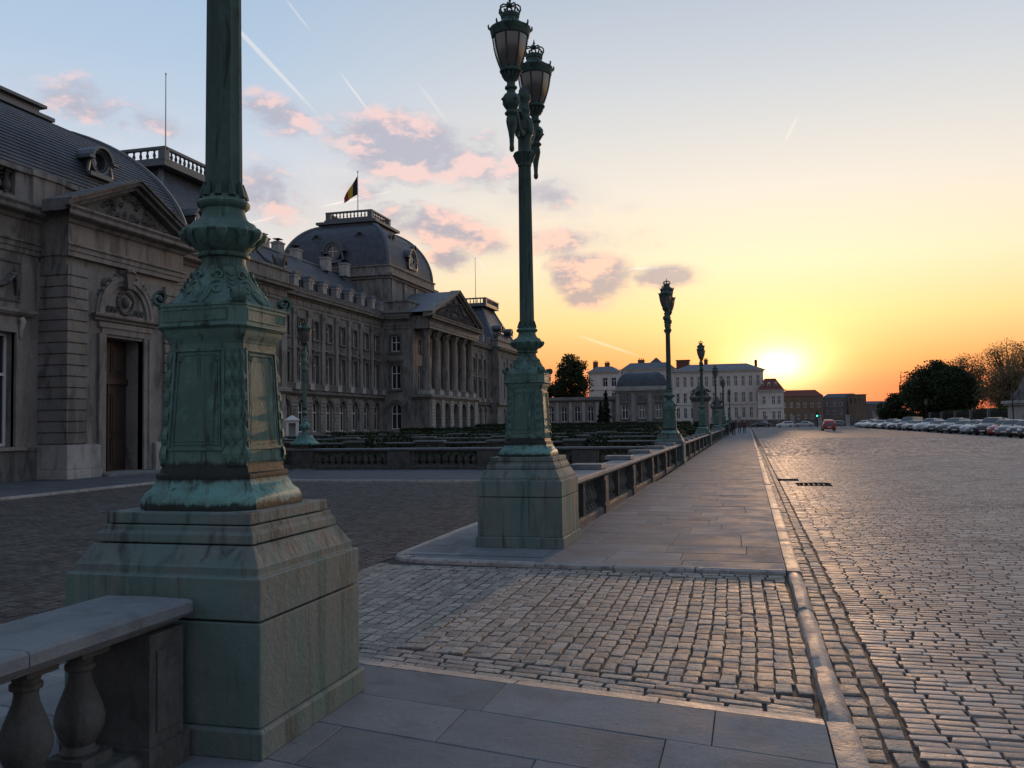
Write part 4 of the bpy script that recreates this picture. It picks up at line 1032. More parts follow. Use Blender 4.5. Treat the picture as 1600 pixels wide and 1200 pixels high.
# window beside the bay
for yc in (22.475, 17.325, 12.325):
    o = window(sp, (W0 - .35, yc, 1.12), 1.45, 3.62, 'X', False, .62, .09); P_(o)
    m = MB(); X0 = W0
    for s in (-1, 1): m.box(X0 - .1, X0 + .10, yc + (.725 if s > 0 else -.98), yc + (.98 if s > 0 else -.725), 1.0, 5.05); 
    m.box(X0 - .1, X0 + .10, yc - .725, yc + .725, 4.752, 5.05); m.box(X0 - .1, X0 + .07, yc - 1.1, yc + 1.1, 5.05, 5.25)
    corn(m, FX(X0), yc - 1.15, yc + 1.15, [(.05, 5.25), (.2, 5.32), (.28, 5.40), (.28, 5.48), (.22, 5.5)], 1)
    m.box(X0 - .1, X0 + .22, yc - 1.05, yc + 1.05, .98, 1.10); P_(m.build('window_surround', MT['palace'], sp))
    m = MB()
    for s in (-1, 1): m.tube([(X0 + .16, yc + s * .86, 5.22), (X0 + .22, yc + s * .86, 5.1), (X0 + .14, yc + s * .86, 4.85), (X0 + .12, yc + s * .86, 4.6)], [.09, .10, .07, .05], 7)
    P_(m.build('bracket', MT['palace_light'], sp, 50))
    m = MB(); m.box(X0, X0 + .05, yc - .95, yc + .95, 5.75, 5.82); m.box(X0, X0 + .05, yc - .95, yc + .95, 7.0, 7.07); m.box(X0, X0 + .05, yc - .95, yc - .88, 5.82, 7.0); m.box(X0, X0 + .05, yc + .88, yc + .95, 5.82, 7.0)
    for i in range(14):
        t = i / 13; y = yc - .75 + 1.5 * t; z = 6.75 - .55 * math.sin(math.pi * t); m.tube([(X0, y - .06, z + .05), (X0 + .12, y, z), (X0, y + .06, z - .06)], [.05, .10, .04], 6)
    for s in (-1, 1): m.tube([(X0 + .06, yc + s * .75, 6.8), (X0 + .10, yc + s * .75, 6.4), (X0 + .05, yc + s * .75, 5.95)], [.09, .10, .03], 6)
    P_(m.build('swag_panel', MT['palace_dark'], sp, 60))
# entablature, pediment, parapet
ENT = [(.02, 7.36), (.06, 7.36), (.06, 7.52), (.10, 7.54), (.10, 7.68), (.16, 7.72), (.16, 7.78), (.06, 7.82), (.06, 8.42), (.14, 8.46), (.20, 8.56), (.46, 8.62), (.50, 8.66), (.50, 8.78), (.58, 8.86), (.58, 8.92), (.0, 8.96)]
for (fnn, a, b) in ((FX(W0), 4, YB0 - .02), (FX(W0), YB1 + .02, 33.6)):
    m = MB(); corn(m, fnn, a, b, ENT); P_(m.build('entablature', MT['palace'], sp))
m = MB(); corn(m, FX(W1), YB0, YB1, ENT, 1); m.box(W0 - .2, W1 - .28, YB0, YB1, 7.4, 8.9); 
P_(m.build('entablature', MT['palace'], sp))
m = MB(); fn = FX(W1); ya, yb, zb, za = YB0 - .55, YB1 + .55, 8.97, 10.45
for s in (-1, 1):
    e = YC + s * (YC - ya); 
    for (o0, o1, pr) in ((0, .16, .34), (.16, .30, .52), (.30, .38, .60)):
        q = lambda y, off: (y, zb + (za - zb) * (1 - abs(y - YC) / (YC - ya)) + off - .22)
        m.prism([q(e, o0), q(YC, o0), q(YC, o1), q(e, o1)], fn, -pr, .55)
m.prism([(ya + .3, zb - .02), (yb - .3, zb - .02), (YC, za - .15)], fn, -.02, .4)
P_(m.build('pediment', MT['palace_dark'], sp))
m = MB()
for i in range(40):
    y = YC + rr.gauss(0, 1.0); 
    if abs(y - YC) > 2.0: continue
    z = 9.08 + rr.random() * max(.05, (.95 * (1 - abs(y - YC) / 2.3))); m.tube([(W1, y - .1, z), (W1 + .10, y, z + .05), (W1, y + .12, z + rr.uniform(-.08, .08))], [.04, .09, .03], 5)
m.prism([(ya + .6, zb), (yb - .6, zb), (YC, za - .4)], fn, -.04, .0); P_(m.build('pediment_carving', MT['palace_dark'], sp, 60))
m = MB(); Xp = W0 - .12
m.box(Xp - .4, Xp + .02, 4, 33.4, 8.97, 9.22); m.box(Xp - .45, Xp + .10, 4, 33.45, 10.05, 10.22)
for (a, b) in ((23.3, 31.4), (19.0, 20.2), (14, 15.2), (9, 10.2), (33.0, 33.4)): m.box(Xp - .38, Xp, a, b, 9.22, 10.05)
for (a, b) in ((23.9, 25.3), (29.0, 30.5)): m.box(Xp, Xp + .14, a, b, 9.0, 10.04); m.box(Xp, Xp + .2, a - .06, b + .06, 10.04, 10.24)
pr = P_(m.build('parapet', MT['palace'], sp))
for (a, b) in ((20.2, 23.3), (15.2, 19.0), (10.2, 14.0), (31.4, 33.0)):
    n = int((b - a) / .36)
    for i in range(n): inst('baluster', BAL, pr, (Xp - .19, a + (b - a) * (i + .5) / n, 9.22), (0, 0, 0), (1.5, 1.5, 1.56))
rf = mansard(sp, -36, W0 - .62, 6, 33.2, 9.3, 14.0, 4.6, 3.8, 'slate', courses=34); P_(rf)
m = MB(); m.box(-33, -27.1, 9, 29.3, 13.7, 14.1); m.box(-33, -26.9, 9, 29.5, 14.1, 14.25); m.box(-33, -27.3, 9, 29.1, 14.25, 14.6); m.box(-33, -27.1, 9, 29.3, 14.6, 14.72); P_(m.build('roof_crest', MT['lead'], sp))
P_(oculus(sp, (W0 - .95, 28.05, 11.75), .44, 'X', 'lead', 'round_dormer', 1.6)); P_(oculus(sp, (W0 - .95, 20.0, 11.75), .44, 'X', 'lead', 'round_dormer', 1.6))

# ------------------------------------------------------------------ the palace
pal = empty('palace', (-52, 134, 0), 0, 'long royal palace with columned portico, central slate dome and flag', 'building')
def Q(o): o.location = Vector(o.location) + Vector((52, -134, 0)); return o
XM = -52.2
ENTM = [(.0, 15.9), (.12, 15.9), (.12, 16.25), (.2, 16.3), (.1, 16.35), (.1, 17.0), (.25, 17.05), (.35, 17.2), (.8, 17.3), (.85, 17.55), (1.0, 17.7), (1.0, 17.8), (0, 17.86)]
def wing(u0, u1, bays, X=XM, dorm=True, skip=()):
    m = MB(); f = FX(X); ops = []
    for u in bays:
        ops += [(u - .68, u + .68, 12.55, 14.75, False), (u - .68, u + .68, 7.0, 10.5, False), (u - .85, u + .85, 1.0, 4.9, True)]
    wall(m, f, u0, u1, 0, 15.9, ops, .55); Q(m.build('wall', MT['palace'], pal))
    for u in bays:
        Q(window(pal, (X - .42, u, 12.55), 1.36, 2.2, 'X', False, .58, .13)); Q(window(pal, (X - .42, u, 7.0), 1.36, 3.5, 'X', False, .64, .13)); Q(window(pal, (X - .42, u, 1.0), 1.7, 3.9, 'X', True, .6, .1))
        m = MB()
        for (z0, z1, w) in ((12.55, 14.75, .68), (7.0, 10.5, .68)):
            for s in (-1, 1): m.fbox(f, u + (w if s > 0 else -w - .22), u + (w + .22 if s > 0 else -w), -.12, .05, z0 - .1, z1 + .22)
            m.fbox(f, u - w, u + w, -.12, .05, z1 + .002, z1 + .22); m.fbox(f, u - w - .35, u + w + .35, -.28, .05, z0 - .32, z0 - .1)
        m.fbox(f, u - 1.05, u + 1.05, -.35, .05, 10.95, 11.2); m.fbox(f, u - .9, u + .9, -.16, .05, 10.722, 10.95); m.fbox(f, u - .75, u + .75, -.1, .05, 11.5, 12.1)
        # arch voussoirs
        for k in range(9):
            a, b = math.pi * k / 9, math.pi * (k + 1) / 9; r0, r1 = .87, 1.35 if k != 4 else 1.62; c = 4.9 - .85
            m.prism([(u + r0 * math.cos(a), c + r0 * math.sin(a)), (u + r1 * math.cos(a), c + r1 * math.sin(a)), (u + r1 * math.cos(b), c + r1 * math.sin(b)), (u + r0 * math.cos(b), c + r0 * math.sin(b))], f, -.10 - (.12 if k == 4 else .03 * (k % 2)), .0)
        Q(m.build('window_surround', MT['palace_dark'], pal))
    edges = [u0 + .5] + [(a + b) / 2 for a, b in zip(bays, bays[1:])] + [u1 - .5]
    for e in edges:
        m = MB(); m.fbox(f, e - .55, e + .55, -.30, .02, 6.9, 7.35); m.fbox(f, e - .42, e + .42, -.22, .02, 7.35, 15.2); m.fbox(f, e - .48, e + .48, -.30, .02, 15.2, 15.38); m.fbox(f, e - .55, e + .55, -.36, .02, 15.38, 15.88)
        Q(m.build('pilaster', MT['palace'], pal))
        m = MB(); m.fbox(f, e - .58, e + .58, -.62, .02, 6.12, 6.88); Q(m.build('pilaster_pedestal', MT['palace_light'], pal))
        # banded rustication of the ground floor pier
        m = MB(); z = .9
        while z < 5.0: m.fbox(f, e - .78, e + .78, -.16, .02, z, z + .38); z += .46
        Q(m.build('rusticated_pier', MT['palace'], pal))
    m = MB(); corn(m, f, u0, u1, [(.0, 5.35), (.15, 5.4), (.25, 5.55), (.5, 5.65), (.5, 5.95), (.3, 6.0), (.3, 6.1)]); corn(m, f, u0, u1, [(.0, 0), (.3, 0), (.3, .7), (.15, .8), (0, .82)])
    Q(m.build('string_course', MT['palace_dark'], pal))
    m = MB()
    for a, b in zip(edges, edges[1:]): m.fbox(f, a + .6, b - .6, -.5, -.3, 6.72, 6.88); m.fbox(f, a + .6, b - .6, -.45, -.34, 6.12, 6.72)
    Q(m.build('balcony_rail', MT['palace_dark'], pal))
    m = MB(); corn(m, f, u0, u1, ENTM); 
    for k in range(len(edges) - 1): m.fbox(f, edges[k] + .7, edges[k + 1] - .7, -.16, .0, 16.45, 16.9)
    Q(m.build('entablature', MT['palace'], pal))
    m = MB(); m.fbox(f, u0, u1, -.35, .3, 17.87, 18.5)
    Q(m.build('parapet', MT['palace_dark'], pal))
    if dorm:
        for u in bays:
            mm = MB(); mm.box(X - 2.4, X - .35, u - .75, u + .75, 18.5, 20.0)
            for k in range(8):
                a, b = math.pi * k / 8, math.pi * (k + 1) / 8
                mm.prism([(u, 20.0), (u + .95 * math.cos(a), 20.0 + .7 * math.sin(a)), (u + .95 * math.cos(b), 20.0 + .7 * math.sin(b))], FX(X - .25), 0, 2.6)
            dd = Q(mm.build('dormer', MT['slate'], pal))
            g = MB(); g.fbox(FX(X - .345), u - .45, u + .45, 0, .02, 18.7, 20.2); inst('pane', g.mesh('pane', MT['glass']), dd)
        for e in edges:
            m = MB(); m.fbox(f, e - .55, e + .55, -.42, .35, 18.51, 19.6); m.fbox(f, e - .65, e + .65, -.5, .4, 19.6, 19.8); Q(m.build('parapet_die', MT['palace_light'], pal))
def wing_roof(u0, u1, X=XM):
    m = MB(); rs = []
    n = 16
    for i in range(n):
        for t, lap in ((i / n, .04), ((i + 1) / n, 0)): rs.append([(X - 1.0 - 4.4 * t ** 1.25 + lap, u, 18.4 + 5.6 * t) for u in (u0, u1)])
    for i in range(len(rs) - 1): m.add(rs[i] + rs[i + 1][::-1], [(0, 1, 2, 3)])
    m.add([(X - 5.4, u0, 24), (X - 5.4, u1, 24), (X - 18, u1, 24), (X - 18, u0, 24)], [(0, 1, 2, 3)]); m.add([(X - 18, u0, 24), (X - 18, u1, 24), (X - 18, u1, 0), (X - 18, u0, 0)], [(0, 1, 2, 3)])
    r = Q(m.build('roof', MT['slate'], pal)); inst('ridge', MB().tube([(X - 5.4, u0, 24.05), (X - 5.4, u1, 24.05)], .2, 6).mesh('ridge', MT['lead']), r)
LB = [93.2, 96.9, 100.6, 104.3, 108.2, 112.0, 115.8, 119.4]
YM = 133.8
wing(90, 121.4, LB); wing_roof(90, 121.4)
RBY = [2 * YM - u for u in LB][::-1]
wing(2 * YM - 121.4, 2 * YM - 90, RBY); wing_roof(2 * YM - 121.4, 2 * YM - 90)
for (y, x) in ((95.5, -58), (98.3, -58.2), (101.6, -58), (106.3, -58), (113, -57), (118, -56.5), (160, -58), (166, -57)):
    m = MB(); m.box(x - .55, x + .55, y - .7, y + .7, 23.5, 25.2); m.box(x - .65, x + .65, y - .8, y + .8, 25.2, 25.4); c = Q(m.build('chimney', MT['palace_light'], pal))
    g = MB(); g.box(x - .4, x + .4, y - .5, y + .5, 25.4, 25.55); g.tube([(x, y, 25.5), (x, y, 25.8)], .15, 6); g.box(x - .45, x + .45, y - .55, y + .55, 25.8, 25.88); inst('chimney_cap', g.mesh('chimney_cap', MT['iron']), c)
# corner pavilions, near and far
for (yc) in (79.0, 188.6):
    X1 = -50.4; y0, y1 = yc - 11, yc + 11; m = MB(); f = FX(X1); ops = []
    for u in (yc - 5.5, yc, yc + 5.5): ops += [(u - .75, u + .75, 12.55, 14.9, False), (u - .75, u + .75, 7.0, 10.6, False), (u - .9, u + .9, 1, 4.9, True)]
    wall(m, f, y0, y1, 0, 15.9, ops, .5)
    g = FY(y0); wall(m, g, -68, X1, 0, 15.9, [(-56.8, -55.6, 12.55, 14.9, False), (-56.8, -55.6, 7, 10.6, False)], .5)
    m.add([(X1, y1, 0), (-68, y1, 0), (-68, y1, 15.9), (X1, y1, 15.9)], [(0, 1, 2, 3)]); Q(m.build('pavilion_wall', MT['palace'], pal))
    for u in (yc - 5.5, yc, yc + 5.5):
        Q(window(pal, (X1 - .4, u, 12.55), 1.5, 2.35, 'X', False, .58, .13)); Q(window(pal, (X1 - .4, u, 7.0), 1.5, 3.6, 'X', False, .64, .13)); Q(window(pal, (X1 - .4, u, 1), 1.8, 3.9, 'X', True, .6, .1))
    m = MB(); corn(m, f, y0, y1, ENTM, 1); corn(m, f, y0, y1, [(.0, 5.35), (.2, 5.45), (.5, 5.65), (.5, 5.95), (.3, 6.1)], 1); m.box(-67, X1 - .3, y0 + .1, y1 - .1, 15.9, 18.0); m.box(-67, X1 + .3, y0 - .3, y1 + .3, 17.87, 19.2); m.box(-67, X1 + .5, y0 - .5, y1 + .5, 19.2, 19.5); Q(m.build('pavilion_entablature', MT['palace'], pal))
    for u in (y0 + .8, yc - 2.8, yc + 2.8, y1 - .8):
        m = MB(); m.fbox(f, u - .6, u + .6, -.3, .02, 6.1, 15.88); Q(m.build('pilaster', MT['palace'], pal))
    r = mansard(pal, -67.5, X1 - .6, y0 + .6, y1 - .6, 19.4, 27.4, 4.6, 6.2, 'slate', 'pavilion_roof', 26, False, .8); Q(r)
    Q(rail_top(pal, -63.2, -54.4, yc - 5.2, yc + 5.0, 27.9, 1.35, MT['lead'], 'roof_balustrade', 9, 12))
    m = MB(); m.lathe([(.09, 0), (.05, 11.0), (.09, 11.05), (.09, 11.2), (.02, 11.3)], 8, (-58.5, yc + .5, 27.9)); Q(m.build('flagpole', MT['frame'], pal))
    for s in (-1, 1):
        Q(oculus(pal, (X1 - .9, yc + s * 4, 22.2), .7, 'X', 'lead', 'round_dormer', 2.0))
        m = MB(); m.box(-66, -64.6, yc + s * 7 - .8, yc + s * 7 + .8, 22, 28.2); Q(m.build('chimney', MT['palace_light'], pal))
    # trophies on the corners of the parapet
    for u in (y0 + .8, y1 - .8):
        m = MB(); rr = random.Random(int(u))
        for i in range(12): a = rr.uniform(0, 6.28); m.tube([(X1 - .3, u, 19.6), (X1 - .3 + .5 * math.cos(a), u + .7 * math.sin(a), 20.2 + rr.random() * .6), (X1 - .3 + .8 * math.cos(a), u + 1.0 * math.sin(a), 19.9 + rr.random() * 1.3)], [.3, .25, .08], 5)
        Q(m.build('roof_trophy', MT['palace_dark'], pal, 60))

# central pavilion: side walls, portico, drum and dome
XF, XC = -47.7, -45.9; yL, yR = 121.4, 2 * YM - 121.4
m = MB(); cx = -50.0
ops = [(cx - .75, cx + .75, 12.55, 14.9, False), (cx - .75, cx + .75, 7.0, 10.6, False), (cx - .8, cx + .8, 1.1, 4.9, True)]
wall(m, FY(yL), XM - .6, XF, 0, 15.9, ops, .5)
f = FX(XF); ops = []
for i in range(5): u = 125.4 + 4.2 * i; ops += [(u - .75, u + .75, 12.2, 14.6, False), (u - .75, u + .75, 7.0, 10.6, False)]
wall(m, f, yL, yR, 0, 15.9, ops, .5); m.add([(XF, yR, 0), (XM, yR, 0), (XM, yR, 15.9), (XF, yR, 15.9)], [(0, 1, 2, 3)])
Q(m.build('central_wall', MT['palace'], pal))
Q(window(pal, (cx, yL + .4, 12.55), 1.5, 2.35, 'Y', False, .55, .13)); Q(window(pal, (cx, yL + .4, 7.0), 1.5, 3.6, 'Y', False, .62, .13)); Q(window(pal, (cx, yL + .4, 1.1), 1.6, 3.8, 'Y', True, .58, .12))
m = MB(); g = FY(yL)
for (z0, z1) in ((12.55, 14.9), (7.0, 10.6)):
    for s in (-1, 1): m.fbox(g, cx + (.75 if s > 0 else -1.0), cx + (1.0 if s > 0 else -.75), -.12, .05, z0 - .1, z1 + .25)
    m.fbox(g, cx - .75, cx + .75, -.12, .05, z1 + .002, z1 + .25); m.fbox(g, cx - 1.1, cx + 1.1, -.25, .05, z0 - .35, z0 - .1)
    Q(m.build('window_surround', MT['palace_dark'], pal)); m = MB()
m.fbox(g, cx - 1.25, cx + 1.25, -.35, .05, 11.05, 11.35)
Q(m.build('window_hood', MT['palace_dark'], pal)); m = MB()
for k in range(9):
    a, b = math.pi * k / 9, math.pi * (k + 1) / 9; c = 4.1
    m.prism([(cx + .82 * math.cos(a), c + .82 * math.sin(a)), (cx + 1.35 * math.cos(a), c + 1.35 * math.sin(a)), (cx + 1.35 * math.cos(b), c + 1.35 * math.sin(b)), (cx + .82 * math.cos(b), c + .82 * math.sin(b))], g, -.1 - .03 * (k % 2), 0)
Q(m.build('window_surround', MT['palace_dark'], pal))
m = MB(); z = .8
while z < 5.2:
    m.fbox(g, XM - .3, cx - 1.4, -.07, .02, z, z + .4); m.fbox(g, cx + 1.4, XF + .07, -.07, .02, z, z + .4); z += .46
Q(m.build('rustication', MT['palace'], pal))
for i in range(5):
    u = 125.4 + 4.2 * i; Q(window(pal, (XF - .4, u, 12.2), 1.5, 2.4, 'X', False, .55, .13)); Q(window(pal, (XF - .4, u, 7.0), 1.5, 3.6, 'X', False, .62, .13))
# arcaded podium of the portico
m = MB(); fp = FX(-44.9); ops = [(u - 1.25, u + 1.25, .6, 5.0, True) for u in [125.4 + 4.2 * i for i in range(5)]]
wall(m, fp, 121.9, 145.7, 0, 5.5, ops, 1.2); m.add([(-44.9, 121.9, 0), (XF, 121.9, 0), (XF, 121.9, 5.5), (-44.9, 121.9, 5.5)], [(0, 1, 2, 3)]); m.add([(-44.9, 145.7, 0), (XF, 145.7, 0), (XF, 145.7, 5.5), (-44.9, 145.7, 5.5)], [(0, 1, 2, 3)])
m.box(XF - .1, -44.7, 121.7, 145.9, 5.5, 5.75); m.box(XF - .1, -44.4, 121.4, 146.2, 5.75, 6.15)
Q(m.build('portico_podium', MT['palace'], pal))
ff = FX(-44.9)
for i in range(6):
    u = 123.3 + 4.2 * i; z = .5; m = MB()
    while z < 5.2: m.fbox(ff, u - .75, u + .75, -.14, .02, z, z + .42); z += .5
    Q(m.build('podium_pier', MT['palace_light'], pal))
COLM = MB(); COLM.lathe([(.80, 0), (.80, .2), (.70, .26), (.74, .36), (.64, .45), (.63, 2.6), (.54, 7.75), (.58, 7.8), (.55, 7.9), (.60, 8.1), (.72, 8.5), (.82, 8.75)], 20); COLM.sq([(.84, 8.75), (.84, 8.9)]); COLM.sq([(.9, -.12), (.9, 0)])
for k in range(8):
    a = k * math.pi / 4; COLM.tube([(.58 * math.cos(a), .58 * math.sin(a), 7.95), (.74 * math.cos(a), .74 * math.sin(a), 8.35), (.88 * math.cos(a), .88 * math.sin(a), 8.62), (.9 * math.cos(a), .9 * math.sin(a), 8.45)], [.1, .13, .11, .04], 5)
COLM = COLM.mesh('column', MT['palace'], 40)
for i in range(6):
    u = 123.3 + 4.2 * i; Q(inst('column', COLM, pal, (XC, u, 6.98))); m = MB(); m.box(XC - .92, XC + .92, u - .92, u + .92, 6.16, 6.85); Q(m.build('column_pedestal', MT['palace_light'], pal))
for u in (122.2, 145.4): m = MB(); m.box(XF, XF + .35, u - .6, u + .6, 6.16, 15.88); Q(m.build('anta', MT['palace'], pal))
m = MB(); corn(m, FX(-44.9), 122.0, 145.6, ENTM, 1); m.box(XF - .5, -45.2, 122.0, 145.6, 15.9, 17.8); corn(m, FY(yL), XM, XF, ENTM); Q(m.build('portico_entablature', MT['palace'], pal))
m = MB(); m.box(XM - .4, XF + .3, yL - .35, yR + .35, 17.87, 18.6); m.box(XM - 1, XF - .2, yL, yR, 18.6, 19.9); m.box(XM - 1, XF, yL - .2, yR + .2, 19.9, 20.15); Q(m.build('attic', MT['palace'], pal))
m = MB(); fn = FX(-44.9); ya, yb, zb, za = 120.9, 146.7, 17.95, 22.7
for s in (-1, 1):
    e = YM + s * (YM - ya)
    for (o0, o1, p_) in ((0, .35, .5), (.35, .62, .85), (.62, .8, 1.0)):
        q = lambda y, off: (y, zb + (za - zb) * (1 - abs(y - YM) / (YM - ya)) + off - .4)
        m.prism([q(e, o0), q(YM, o0), q(YM, o1), q(e, o1)], fn, -p_, .6)
m.prism([(ya + .6, zb), (yb - .6, zb), (YM, za - .3)], fn, 0, .8)
Q(m.build('pediment', MT['palace'], pal))
m = MB(); rr = random.Random(12)
for i in range(90):
    y = YM + rr.uniform(-9, 9); hmax = 4.0 * (1 - abs(y - YM) / 11.2) - .5
    if hmax < .4: continue
    z = 18.1 + rr.random() ** 1.5 * hmax; m.tube([(-44.9, y - .35, z), (-44.55, y, z + .25), (-44.6, y + .1, z - .2), (-44.9, y + .4, z + rr.uniform(-.4, .4))], [.12, .28, .22, .08], 5)
Q(m.build('pediment_carving', MT['palace_dark'], pal, 60))
m = MB(); m.add([(-44.0, YM, 22.95), (-44.0, ya - .2, 18.2), (-56, ya - .2, 18.2), (-56, YM, 22.95), (-44.0, yb + .2, 18.2), (-56, yb + .2, 18.2)], [(0, 1, 2, 3), (0, 3, 5, 4)])
Q(m.build('portico_roof', MT['zinc'], pal))
DX0, DX1, DY0, DY1 = -70.6, -52.0, 124.0, 143.6
m = MB(); m.box(DX0, DX1, DY0, DY1, 17, 24.0); m.box(DX0 - .3, DX1 + .3, DY0 - .3, DY1 + .3, 24.0, 24.4); m.box(DX0 - .7, DX1 + .7, DY0 - .7, DY1 + .7, 24.4, 24.8); m.box(DX0 - .1, DX1 + .1, DY0 - .1, DY1 + .1, 24.8, 25.9); m.box(DX0 - .3, DX1 + .3, DY0 - .3, DY1 + .3, 25.9, 26.1)
Q(m.build('drum', MT['palace'], pal))
for i in range(4):
    for (u0) in (DY0 + .5 + i * 5.0,): 
        m = MB(); m.box(DX1, DX1 + .25, u0, u0 + 1.2, 19, 23.9); Q(m.build('drum_pilaster', MT['palace'], pal))
    m = MB(); u0 = DX0 + .5 + i * 5.3; m.box(u0, u0 + 1.2, DY0 - .25, DY0, 19, 23.9); Q(m.build('drum_pilaster', MT['palace'], pal))
dome = mansard(pal, DX0 + .2, DX1 - .2, DY0 + .2, DY1 - .2, 26.0, 33.9, 6.2, 6.4, 'slate', 'dome', 30, True); Q(dome)
m = MB(); m.box(-66.0, -56.8, 129.2, 138.2, 33.0, 34.1); m.box(-66.6, -56.2, 128.6, 138.8, 34.1, 34.5); m.box(-65.6, -57.2, 129.6, 137.8, 34.5, 35.0); Q(m.build('dome_cornice', MT['lead'], pal))
Q(rail_top(pal, -65.4, -57.4, 129.8, 137.6, 35.0, 1.3, MT['lead'], 'roof_balustrade', 10, 9))
Q(oculus(pal, (DX1 - .1, YM, 28.6), 1.25, 'X', 'lead', 'dome_oculus', 2.4)); Q(oculus(pal, (-61.3, DY0 - .1, 28.6), 1.25, 'Y', 'lead', 'dome_oculus', 2.4))
for (x, y, fc) in ((-65, DY0 + 1.9, 'Y'), (-57.6, DY0 + 1.9, 'Y'), (DX1 - 1.6, 129, 'X'), (DX1 - 1.6, 138.6, 'X')): Q(oculus(pal, (x, y, 31.2), .5, fc, 'lead', 'round_dormer', 1.8))
m = MB(); m.lathe([(.10, 0), (.05, 8.6), (.12, 8.7), (.12, 8.9), (.01, 9.0)], 8, (-61.6, 133.8, 35.0)); Q(m.build('flagpole', MT['frame'], pal))
# flag: three upright bands, hanging and blown towards -X
flag = empty('flag', (-61.6, 133.8, 40.1), 0, 'black, yellow and red flag flying from the pole on the dome', 'flag')
for k, c in enumerate([(.012, .012, .014), (.62, .40, .03), (.45, .03, .03)]):
    m = MB(); n = 8; rs = []
    for j in range(n + 1):
        t = j / n; row = []
        for i in range(4):
            s = (k + i / 3) / 3
            x = -.06 - 2.5 * s; z = 3.0 * (1 - t) * (1 - .8 * s) - .9 * s + (-.1 - .35 * s) * t + (.0 - .2 * s) * (1 - t); y = .22 * math.sin(s * 7 + t * 2.5) * s
            row.append((x, y, z))
        rs.append(row)
    vs = [p for r in rs for p in r]; vs += [(x, y + .02, z) for x, y, z in vs]; N = (n + 1) * 4
    fs = [(j * 4 + i, j * 4 + i + 1, j * 4 + i + 5, j * 4 + i + 4) for j in range(n) for i in range(3)]; fs += [tuple(N + q for q in f_[::-1]) for f_ in fs]
    m.add(vs, fs); m.build('flag_band', plain('flag_cloth_%d' % k, c, .8, var=.1), flag, 180)
# sentry box
sb = empty('sentry_box', (-47.2, 85.6, 0), R(209), 'small white sentry box with pointed roof in front of the palace', 'sentry box')
m = MB(); m.box(-.55, .55, -.55, -.48, 0, 2.2); m.box(-.55, -.48, -.48, .55, 0, 2.2); m.box(.48, .55, -.48, .55, 0, 2.2); m.box(-.48, -.32, .48, .55, 0, 2.2); m.box(.32, .48, .48, .55, 0, 2.2); m.box(-.32, .32, .48, .55, 1.95, 2.2); m.build('wall', MT['frame'], sb)
m = MB(); m.rings([[(-.7, -.7, 2.2), (.7, -.7, 2.2), (.7, .7, 2.2), (-.7, .7, 2.2)], [(-.7, -.7, 2.28), (.7, -.7, 2.28), (.7, .7, 2.28), (-.7, .7, 2.28)], [(-.04, -.04, 2.75), (.04, -.04, 2.75), (.04, .04, 2.75), (-.04, .04, 2.75)]]); m.build('roof', MT['frame'], sb)
sb.scale = (1.15, 1.15, 1.05)

# ------------------------------------------------------------------ low gallery and domed garden pavilion
gal = empty('gallery', (-42, 230, 0), 0, 'low stone gallery with tall arched windows beyond the garden', 'building')
def place(o, root): o.location = Vector(o.location) - Vector(root.location); return o
m = MB(); Yg = 230; f = FY(Yg); us = [-50.6 + 3.55 * i for i in range(5)] ; ops = [(u - .8, u + .8, 2.0, 6.2, True) for u in us]
wall(m, f, -62, -33.2, 0, 7.6, ops, .5); m.box(-62, -33.2, Yg + .6, Yg + 12, 0, 7.4); place(m.build('wall', MT['palace'], gal), gal)
for u in us: place(window(gal, (u, Yg + .4, 2.0), 1.6, 4.2, 'Y', True, .6, .12), gal)
m = MB(); corn(m, f, -62, -33.2, [(.0, 7.2), (.2, 7.3), (.3, 7.5), (.7, 7.6), (.75, 7.9), (0, 8.0)]); m.fbox(f, -62, -33.2, -.2, .2, 8.0, 8.5); place(m.build('cornice', MT['palace'], gal), gal)
for i in range(6):
    u = us[0] - 1.775 + 3.55 * i; m = MB(); m.fbox(f, u - .42, u + .42, -.3, .02, .5, 7.15); place(m.build('pilaster', MT['palace_light'], gal), gal)
gp_ = empty('garden_pavilion', (-26.7, 228, 0), 0, 'low stone pavilion with dark rounded dome beyond the garden', 'building')
x0, x1, Yp = -33.0, -19.6, 228.0; m = MB(); f = FY(Yp); us = (-30.6, -26.3, -22.0)
wall(m, f, x0, x1, 0, 9.3, [(u - .8, u + .8, 2.6, 6.1, False) for u in us], .5); m.box(x0, x1, Yp + .6, Yp + 13, 0, 9.2); m.add([(x1, Yp, 0), (x1, Yp + .6, 0), (x1, Yp + .6, 9.3), (x1, Yp, 9.3)], [(0, 1, 2, 3)]); m.add([(x0, Yp, 0), (x0, Yp + .6, 0), (x0, Yp + .6, 9.3), (x0, Yp, 9.3)], [(0, 1, 2, 3)])
place(m.build('wall', MT['palace'], gp_), gp_)
for u in us:
    place(window(gp_, (u, Yp + .35, 2.6), 1.6, 3.5, 'Y', False, .62, .15), gp_)
    m = MB(); m.fbox(f, u - 1.1, u + 1.1, -.3, .02, 6.5, 6.8); m.fbox(f, u - 1.0, u + 1.0, -.15, .02, 7.3, 8.5); m.fbox(f, u - 1.1, u + 1.1, -.25, .02, 2.25, 2.55); place(m.build('window_surround', MT['palace_dark'], gp_), gp_)
for u in (-32.5, -28.45, -24.15, -20.1):
    z = .5; m = MB()
    while z < 8.8: m.fbox(f, u - .45, u + .45, -.16, .02, z, z + .4); z += .48
    place(m.build('rusticated_pier', MT['palace_light'], gp_), gp_)
